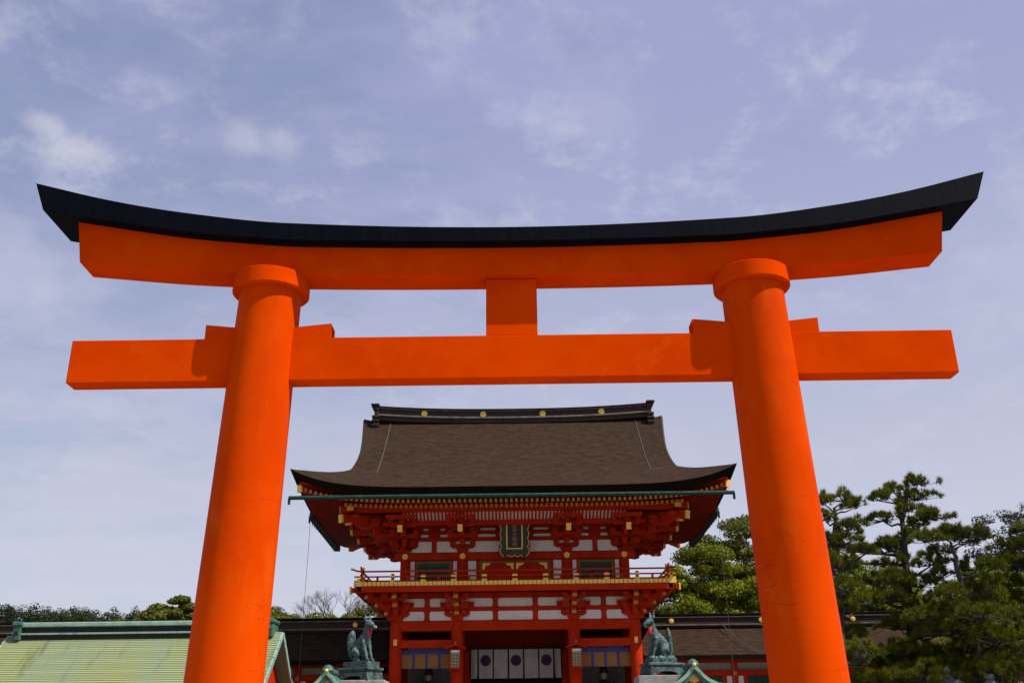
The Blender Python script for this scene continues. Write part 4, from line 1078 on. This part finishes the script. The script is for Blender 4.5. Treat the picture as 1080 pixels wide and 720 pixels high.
# ------------------------------------------------------------------ trees
def cards(name, C, Nn, size, m, parent, asp=.6, rng=None, kind=None):
    """one mesh of many small leaf faces: centres C (n,3), normals Nn (n,3), sizes (n)"""
    n = len(C); rng = rng or np.random.default_rng(1)
    t = rng.normal(size=(n, 3)); t -= (t * Nn).sum(1, keepdims=True) * Nn; t /= np.linalg.norm(t, axis=1, keepdims=True) + 1e-9
    bt = np.cross(Nn, t); s = size[:, None]
    V = np.stack([C - t * s, C - bt * s * asp + Nn * s * .12, C + t * s, C + bt * s * asp + Nn * s * .12], 1).reshape(-1, 3)
    o_ = np.array(org(parent)) if parent is not None else np.zeros(3)
    V = V - o_
    me = bpy.data.meshes.new(name); me.vertices.add(4 * n); me.vertices.foreach_set('co', V.astype(np.float32).ravel())
    me.loops.add(4 * n); me.loops.foreach_set('vertex_index', np.arange(4 * n, dtype=np.int32))
    me.polygons.add(n); me.polygons.foreach_set('loop_start', np.arange(0, 4 * n, 4, dtype=np.int32)); me.update(calc_edges=True)
    me.materials.append(m)
    o = bpy.data.objects.new(name, me); COL.objects.link(o)
    if parent is not None: o.parent = parent
    if kind: o['kind'] = kind
    return o
def unit(v): return v / (np.linalg.norm(v, axis=1, keepdims=True) + 1e-9)
def clump_leaves(cl, per, lsize, rng):
    """cl: list of (centre, radius, flat)"""
    Cs, Ns, Ss = [], [], []
    for c, r, fl in cl:
        n = max(8, int(per * (r ** 2)))
        d = unit(rng.normal(size=(n, 3))); rad = r * (.50 + .5 * rng.random((n, 1)) ** .6 + .12 * rng.random((n, 1)) ** 4)
        low = d[:, 2] < -.35
        d[low, 2] *= .5
        p = d * rad; p[:, 2] *= fl
        Cs.append(p + np.array(c)); nn = unit(d * 1.2 + rng.normal(size=(n, 3)) * .7 + np.array([0, 0, .35])); Ns.append(nn)
        Ss.append(lsize * (.6 + .8 * rng.random(n)))
    return np.concatenate(Cs), np.concatenate(Ns), np.concatenate(Ss)
def leafy(name, x, y, top, lobes, m, label, cat='tree', seed=1, per=1150, lsize=.07, z0=0, trunk_r=.28, group=None, clump=.75, base=None, tm='trunk2', dens=1.0):
    """lobes: list of (dx, dz centre, rx, rz); top is unused height info"""
    rng = np.random.default_rng(seed); rnd = random.Random(seed)
    T = thing(name, (x, y, z0), label, cat, group)
    cl = []
    for dx, z, rx, rz_ in lobes:
        k = max(5, int(dens * 4.2 * (rx * rx * rz_) ** .67 / clump ** 2))
        for i in range(k):
            d = rng.normal(size=3); d /= np.linalg.norm(d); q = .55 + .45 * rng.random() ** .5
            r = clump * (.55 + .75 * rng.random())
            cl.append(((x + dx + d[0] * rx * q, y + d[1] * rx * .9 * q, z + d[2] * rz_ * q), r, .62))
    C_, N_, S_ = clump_leaves(cl, per, lsize, rng)
    cards('crown', C_, N_, S_, m, T, .62, rng)
    b = MB(); zt = max(l[1] for l in lobes)
    tp = [(x, y, z0), (x + .1, y, z0 + (zt - z0) * .3), (x - .08, y + .1, z0 + (zt - z0) * .6), (x + .05, y, zt)]
    b.tube(tp, [trunk_r, trunk_r * .8, trunk_r * .6, trunk_r * .25], 10)
    for c, r, f in rnd.sample(cl, min(len(cl), 26)):
        t = rnd.uniform(.3, .9); p0 = Vector((x, y, z0 + (zt - z0) * t * .9)); p1 = Vector(c)
        if p1.z < p0.z - .2: p0.z = max(z0 + 1, p1.z - .8)
        mid = (p0 + p1) / 2 + Vector((0, 0, .25))
        b.tube([p0, mid, p1], [trunk_r * .30, trunk_r * .18, .02], 6, caps=False)
    b.build('trunk', M[tm], T, sharp=60, fixn=False)
    return T
def pine(pads, trunk, label, m, seed, tr=.17):
    rng = np.random.default_rng(seed); rnd = random.Random(seed)
    x0, y0, _ = trunk[0]
    T = thing('pine_tree', (x0, y0, 0), label, 'pine tree', 'clipped pines right of the torii')
    tp = [(x0 - .05, y0, 0)] + trunk
    fine = []; 
    for i in range(len(tp) - 1):
        for k in range(4):
            t = k / 4; a, b_ = Vector(tp[i]), Vector(tp[i + 1]); p = a.lerp(b_, t); fine.append(p + Vector((rnd.uniform(-.05, .05), rnd.uniform(-.05, .05), 0)))
    fine.append(Vector(tp[-1]))
    n = len(fine); rad = [tr * (1 - .72 * i / (n - 1)) for i in range(n)]
    b = MB(); b.tube(fine, rad, 10)
    zt = fine[-1].z
    pads = [(a, b_, c, w * (.78 if 5.7 < c < 7.7 else 1.04), h * 1.3) for a, b_, c, w, h in pads]
    allp = list(pads)
    for (px, py, pz, w, h) in pads:     # the boughs behind and in front that complete each tier
        k = 1 if rnd.random() < (.3 if 5.7 < pz < 7.7 else .55 if pz > 5 else .95) else 0
        for q in range(k):
            a = rnd.uniform(0, 2 * pi); cx = x0 + (px - x0) * .3; rr_ = (.5 + .9 * rnd.random()) * min(1.6, .5 + .28 * (zt - pz))
            yy = rnd.choice((-1, 1)) * rr_
            allp.append((px + rnd.uniform(-.3, .3) * w, py + yy, pz + rnd.uniform(-.2, .12), w * .85, h))
    def trunk_at(z):
        for i in range(n - 1):
            if fine[i].z <= z <= fine[i + 1].z: return fine[i].lerp(fine[i + 1], (z - fine[i].z) / max(1e-6, fine[i + 1].z - fine[i].z)), rad[i]
        return fine[-1], rad[-1]
    TV = []; 
    for (px, py, pz, w, h) in allp:
        p1 = Vector((px, py, pz - h * .6)); p0, r0 = trunk_at(min(pz - .25 - .25 * rnd.random(), zt - .05))
        d = p1 - p0; mid = p0 + d * .5 + Vector((rnd.uniform(-.08, .08), rnd.uniform(-.08, .08), -.02 + rnd.uniform(-.1, .08)))
        br = min(r0 * .55, .03 + .035 * d.length)
        b.tube([p0, p0 + d * .25 + Vector((0, 0, .03)), mid, p1], [br, br * .85, br * .7, br * .35], 6, caps=False)
        # twigs fan out under the pad, tufts sit on it
        nt = int(105 * w * w / .45) + 46
        ncl = int(7 + 15 * w * w / .45); cls = [(rnd.uniform(0, 2 * pi), sqrt(rnd.random()), rnd.uniform(.1, 1)) for _ in range(ncl)]
        for k in range(nt):
            a, q, hq = cls[k % ncl]; a += rnd.gauss(0, .10 / max(q, .25) * .45 / w); q = min(1.08, abs(q + rnd.gauss(0, .055 / w)))
            ex = 1 + .25 * sin(a * 3 + px)
            tx = px + w * ex * q * cos(a); ty = py + w * .9 * ex * q * sin(a); tz = pz + h * max(0, 1 - q * q) * (.25 + .75 * hq) + rnd.gauss(0, .045) - h * .25 * (1 - hq) - .05 * q
            TV.append((tx, ty, tz, cos(a) * q * .7, sin(a) * q * .7))
            if k % 6 == 0: b.tube([p1.lerp(Vector((px, py, pz - h * .5)), .5), Vector((tx, ty, tz - .03))], [.016, .007], 4, caps=False)
    b.build('trunk', M['trunk'], T, sharp=60, fixn=False)
    TV = np.array(TV); nt = len(TV); per = 16
    base = np.repeat(TV[:, :3], per, 0)
    up = np.repeat(np.stack([TV[:, 3], TV[:, 4], np.full(nt, .75)], 1), per, 0)
    d = unit(unit(up) + rng.normal(size=(nt * per, 3)) * .62)
    ln = (.13 + .10 * rng.random(nt * per))[:, None]
    sd = unit(np.cross(d, rng.normal(size=d.shape))) * .0125
    V = np.stack([base - sd, base + sd, base + d * ln], 1).reshape(-1, 3) - np.array(org(T))
    me = bpy.data.meshes.new('crown'); N3 = nt * per
    me.vertices.add(3 * N3); me.vertices.foreach_set('co', V.astype(np.float32).ravel()); me.loops.add(3 * N3)
    me.loops.foreach_set('vertex_index', np.arange(3 * N3, dtype=np.int32)); me.polygons.add(N3)
    me.polygons.foreach_set('loop_start', np.arange(0, 3 * N3, 3, dtype=np.int32)); me.update(calc_edges=True); me.materials.append(m)
    o = bpy.data.objects.new('crown', me); COL.objects.link(o); o.parent = T
    return T
PADS = {
'A':[(11.05,35.3,9.59,.41,.17),(11.83,35.44,9.71,.41,.21),(12.28,35.47,9.47,.38,.17),(12.08,35.26,8.74,.44,.17),(11.03,35.15,8.94,.41,.17),(11.56,35.27,8.11,.68,.24),(10.93,35.56,8.31,.41,.21),(12.27,35.16,7.75,.41,.17),(11.99,36.04,7.34,.75,.24),(10.83,35.18,7.38,.48,.21),(11.32,34.78,6.47,.82,.27),(12.02,35.12,6.09,.75,.24),(11.28,36.2,5.95,.89,.24),(11.72,36.1,5.03,.68,.27),(11.2,35.35,4.16,.75,.31),(10.91,35.98,3.65,.75,.27)],
'B':[(14.97,36.22,10.46,.55,.17),(14.03,36.26,10.16,.48,.17),(13.54,36.57,9.92,.31,.14),(15.02,36.82,10.03,.68,.21),(13.63,36.65,9.19,.58,.17),(15.09,35.99,9.13,.65,.17),(14.48,36.35,9.46,.51,.17),(14.42,36.3,8.55,.41,.17),(13.61,36.53,8.19,.58,.17),(12.7,36.57,8.0,.51,.14),(14.7,35.73,7.45,.89,.24),(13.74,36.48,7.56,.92,.24),(14.16,35.7,6.7,1.03,.24),(13.04,37.03,6.98,.85,.24),(12.99,35.63,6.18,1.09,.27),(14.47,36.25,5.92,1.03,.27),(13.61,36.42,5.36,.82,.27),(14.88,36.77,5.16,.82,.27),(13.55,35.68,4.4,1.03,.31),(13.05,37.28,4.18,.89,.31),(15.25,37.19,4.38,.82,.27),(13.55,36.1,3.62,1.23,.34),(12.19,36.17,3.52,.82,.27)],
'C':[(14.17,34.36,8.01,.58,.21),(15.17,34.88,8.26,.62,.21),(15.96,35.07,8.12,.58,.21),(14.84,35.1,7.71,.41,.17),(16.1,35.32,7.2,.68,.24),(14.92,35.39,6.94,.68,.24),(16.27,34.79,6.57,.68,.24),(15.57,35.2,6.41,.75,.24),(16.27,34.43,6.04,.62,.21),(14.69,35.16,6.16,.75,.24),(15.89,35.31,5.78,.82,.24),(14.83,34.55,5.24,.96,.27),(15.75,34.09,4.96,.85,.27),(14.14,34.5,5.03,.75,.27),(15.52,34.99,4.5,1.03,.31),(16.49,34.8,4.35,.82,.27),(14.75,35.36,4.02,.89,.31),(15.68,33.96,3.76,1.09,.31),(15.47,35.7,3.46,1.16,.31),(14.05,34.21,3.39,.75,.27)],
'D':[(18.53,37.28,8.23,.62,.21),(19.04,37.37,8.77,.55,.21),(19.47,37.15,8.44,.62,.21),(18.38,37.6,7.76,.62,.24),(18.99,37.38,7.47,.82,.24),(18.25,37.39,6.9,.75,.24),(19.21,37.04,6.97,.68,.24),(18.46,37.33,6.34,.82,.24),(17.81,36.68,5.67,.82,.27),(18.97,37.26,5.99,.75,.27),(17.89,36.42,4.99,.89,.27),(19.43,37.69,5.36,.75,.27),(18.09,37.84,4.39,.89,.31),(18.57,36.98,4.38,.82,.27),(17.68,36.44,3.6,1.03,.31)]}
pine(PADS['A'], [(10.88, 35.5, 3.53), (11.31, 35.5, 6.06), (11.41, 35.5, 7.49), (11.43, 35.5, 8.39), (11.52, 35.5, 9.35)], 'clipped pine closest to the right torii pillar with spreading open top', M['needle'], 1, .20)
pine(PADS['B'], [(13.74, 36.5, 3.52), (14.07, 36.5, 5.95), (14.17, 36.5, 7.63), (14.29, 36.5, 9.08), (14.72, 36.5, 10.42)], 'tallest clipped pine with layered pads standing above the others', M['needle'], 2, .21)
pine(PADS['C'], [(15.36, 34.8, 3.4), (15.43, 34.8, 4.49), (15.33, 34.8, 5.82), (15.25, 34.8, 7.0), (15.2, 34.8, 7.81)], 'flat topped clipped pine right of the tallest pine', M['needle2'], 3, .20)
pine(PADS['D'], [(18.16, 37.2, 3.51), (18.53, 37.2, 5.65), (18.95, 37.2, 7.34), (19.09, 37.2, 8.38)], 'dense clipped pine cut by the right edge of the photo', M['needle2'], 4, .20)

GB = 'broadleaf trees behind the corridor'
leafy('broadleaf_tree', 13.1, 57, 13, [(0, 11.1, 2.7, 2.6), (-1.6, 9.4, 2.0, 1.8), (1.8, 9.4, 2.0, 2.2), (0, 7.4, 2.8, 2.2), (-2.4, 7.6, 1.8, 1.8), (-2.9, 9.9, 1.5, 1.4)], M['leafA'], 'tall olive green broadleaf tree between gate and right pillar', seed=11, group=GB, clump=.85, lsize=.068)
leafy('broadleaf_tree', 9.6, 51.5, 11, [(0, 9.1, 1.8, 1.6), (-1.3, 7.9, 1.6, 1.5), (1.5, 8.5, 1.5, 1.6), (.3, 6.6, 2.2, 1.5), (-1.8, 6.4, 1.3, 1.1)], M['leafB'], 'bright yellow green broadleaf tree right beside the gate eave', seed=12, group=GB, clump=.72, lsize=.068)
leafy('broadleaf_tree', 15.8, 53, 11, [(0, 9.4, 1.7, 1.9), (.6, 7.2, 2.0, 1.7)], M['leafA'], 'olive broadleaf tree mostly hidden by the right torii pillar', seed=13, group=GB, clump=.8, lsize=.068)
leafy('maple_tree', 17.6, 49.5, 10, [(0, 8.3, 1.3, 1.25), (-1.2, 7.4, 1.2, 1.1), (.5, 6.7, 1.7, 1.2)], M['leafC'], 'bright green maple seen between the first and tallest pines', seed=14, group=GB, clump=.62, lsize=.068)
leafy('maple_tree', 22.4, 50, 10, [(0, 8.2, 1.7, 1.1), (1.8, 7.8, 1.5, 1.2), (.5, 6.6, 2.1, 1.1)], M['leafC'], 'bright green maple glowing behind the tallest pine trunk', seed=15, group=GB, clump=.62, lsize=.068)
leafy('maple_tree', 19.0, 51.5, 10, [(0, 8.2, 1.6, 1.4), (-1.4, 7.2, 1.6, 1.3), (1.2, 7.0, 1.6, 1.3)], M['leafC'], 'bright green maple filling the gap left of the tallest pine trunk', seed=19, group=GB, clump=.62, lsize=.068)
leafy('maple_tree', 24.6, 51, 10, [(0, 7.6, 1.7, 1.2), (1.6, 7.0, 1.6, 1.2)], M['leafB'], 'yellow green maple behind the flat topped pine', seed=16, group=GB, clump=.65, lsize=.068)
leafy('broadleaf_tree', 27.8, 56, 13, [(0, 11.8, 2.3, 1.7), (1.8, 12.5, 1.7, 1.4), (-1.6, 10.2, 1.5, 1.3), (.5, 9.0, 2.6, 1.6), (2.5, 9.5, 2, 2)], M['leafD'], 'sparse grey green tree rising behind the pines at far right', seed=17, group=GB, clump=.6, lsize=.065, per=430)
leafy('broadleaf_tree', 29.0, 50, 9, [(0, 7.4, 2.0, 1.8), (-2, 6.6, 1.6, 1.4)], M['leafA'], 'low olive tree below the grey green one at far right', seed=18, group=GB, clump=.75, lsize=.068)
leafy('maple_shrub', 16.1, 38.9, 6, [(0, 4.9, .75, .55), (.5, 4.3, .7, .5)], M['leafE'], 'yellow leaved shrub glowing through the gap right of the tallest pine trunk', 'shrub', seed=21, clump=.38, lsize=.05, per=800, trunk_r=.09)
leafy('maple_shrub', 18.35, 39.2, 6, [(0, 5.1, .9, .6), (1.1, 5.0, .8, .5), (.4, 4.4, .9, .5)], M['leafE'], 'yellow leaved shrub glowing behind the flat topped pine at right', 'shrub', seed=22, clump=.4, lsize=.05, per=800, trunk_r=.09)
GL = 'rounded trees behind the left corridor'
leafy('rounded_tree', -24.3, 71, 10, [(0, 9.9, 1.3, 1.0), (1.1, 10.3, 1.2, 1.0), (-1.3, 9.2, 1.1, .8)], M['leafG'], 'yellow green tree above the green roof, just left of the left torii pillar', seed=35, clump=.6, lsize=.13)
leafy('rounded_tree', -28.3, 74, 10, [(0, 9.3, 1.4, .9), (-1.5, 8.9, 1.2, .8)], M['leafA'], 'low olive tree above the green roof, further left of the left torii pillar', seed=36, clump=.6, lsize=.13)
leafy('rounded_tree', -15.6, 68, 10, [(0, 9.25, 1.3, 1.0), (1.0, 8.45, 1.2, 1.0)], M['leafG'], 'yellow green rounded tree just right of the left torii pillar', seed=31, group=GL, clump=.6, lsize=.068)
leafy('rounded_tree', -13.6, 72, 10, [(0, 9.35, 1.2, .9), (-.8, 8.55, 1.2, .9)], M['leafA'], 'darker rounded tree between the pillar and the bare tree', seed=32, group=GL, clump=.6, lsize=.068)
leafy('rounded_tree', -12.2, 66, 10, [(0, 8.45, 1.5, .8), (1.4, 8.35, 1.2, .7)], M['leafG'], 'low yellow green tree below the bare tree', seed=33, group=GL, clump=.6, lsize=.068)
leafy('rounded_tree', -9.4, 69, 10, [(0, 9.15, 1.7, 1.1), (1.2, 8.75, 1.5, 1.1), (-1.2, 8.35, 1.2, .9)], M['leafG'], 'dense olive rounded tree between the bare tree and the gate', seed=34, group=GL, clump=.65, lsize=.068)

def bare_tree():
    T = thing('bare_tree', (-12.9, 74, 0), 'leafless tree with fine spreading twigs left of the gate', 'tree')
    rnd = random.Random(8); b = MB(); tw = MB()
    def grow(p, d, ln, r, lv):
        q = p + d * ln; mid = p + d * ln * .5 + Vector((rnd.uniform(-1, 1), rnd.uniform(-1, 1), rnd.uniform(-.5, 1))) * ln * .07
        (b if lv < 4 else tw).tube([p, mid, q], [r, r * .85, r * .66], 7 if lv < 3 else 4, caps=False)
        if lv >= 7: return
        for k in range(3 if lv < 2 else rnd.choice((2, 2, 3))):
            nd = (d + Vector((rnd.uniform(-1, 1), rnd.uniform(-1, 1), rnd.uniform(-.25, .6))) * .72).normalized()
            grow(q if k else p.lerp(q, rnd.uniform(.7, 1)), nd, ln * rnd.uniform(.68, .86), r * .60, lv + 1)
    b.tube([(-12.9, 74, 0), (-12.95, 74, 4), (-12.9, 74, 9.0)], [.30, .24, .19], 9)
    for a in range(5):
        an = a * 2 * pi / 5 + .3; grow(Vector((-12.9, 74, 8.8 + a * .06)), Vector((cos(an) * .85, sin(an) * .6, .75)).normalized(), 1.05, .085, 1)
    b.build('trunk', M['bare'], T, fixn=False, sharp=60); tw.build('twigs', M['bare'], T, fixn=False, sharp=60)
bare_tree()

# stone lantern among the pines
def stone_lantern(x, y, zb, lab):
    S = thing('stone_lantern', (x, y, 0), lab, 'stone lantern', 'stone lanterns under the pines')
    MB().lathe([(.001, zb - 1.2), (.22, zb - 1.2), (.20, zb - .5), (.34, zb - .45), (.36, zb - .38), (.001, zb - .38)], (0, 0, 0), 16).cyl(0, 0, 0, zb - 1.2, .30, .24, 16).build('shaft', M['gstone'], S, world=False)
    MB().box(-.20, .20, -.20, .20, zb - .38, zb - .02).build('light_box', M['gstone'], S, world=False, bevel=.03)
    MB().lathe([(.001, zb - .02), (.52, zb - .03), (.55, zb + .03), (.42, zb + .10), (.24, zb + .22), (.13, zb + .30), (.11, zb + .34), (.15, zb + .40), (.10, zb + .50), (.001, zb + .52)], (0, 0, 0), 18).build('cap_stone', M['gstone'], S, world=False)
stone_lantern(13.95, 34.0, 3.22, 'grey stone lantern cap just right of the tallest pine trunk')
stone_lantern(15.0, 33.3, 2.98, 'grey stone lantern cap left of the last pine at right edge')

# ------------------------------------------------------------------ wooded hill at the back
def hill_h(x, y):
    base = 18.5 + .8 * sin(x * .035 + 1.0) + .5 * sin(x * .09) - .085 * max(0, x + 72)
    t = min(1, max(0, (y - 95) / 60)); return max(0, base * t * t * (3 - 2 * t))
hb = MB(); rows = []
for j in range(14):
    y = 92 + j * 8; rows.append([(x, y, hill_h(x, y) - .02) for x in np.linspace(-150, 150, 61)])
structure(hb.grid(rows, True).build('hill', M['hill'], fixn=False))
def wood():
    rng = np.random.default_rng(77); cl = []
    for i in range(2300):
        y = 112 + 60 * rng.random(); x = -150 + 205 * rng.random()
        if abs(x / y) > 1.1: continue
        h = hill_h(x, y); th = 2.6 + 1.8 * rng.random(); r = .85 + .75 * rng.random()
        for k in range(4):
            d = rng.normal(size=3) * np.array([.8, .8, .5]) * r * .75
            cl.append(((x + d[0], y + d[1], h + th * (.35 + .5 * k / 3) + d[2] * .4), r * (.62 + .4 * rng.random()) * (1 - .09 * k), .9))
    C_, N_, S_ = clump_leaves(cl, 170, .11, rng)
    o = cards('hill_wood', C_, N_, S_, M['leafF'], None, .7, rng, 'stuff')
    tag(o, 'dark green wood covering the low hill on the horizon', 'wood')
wood()
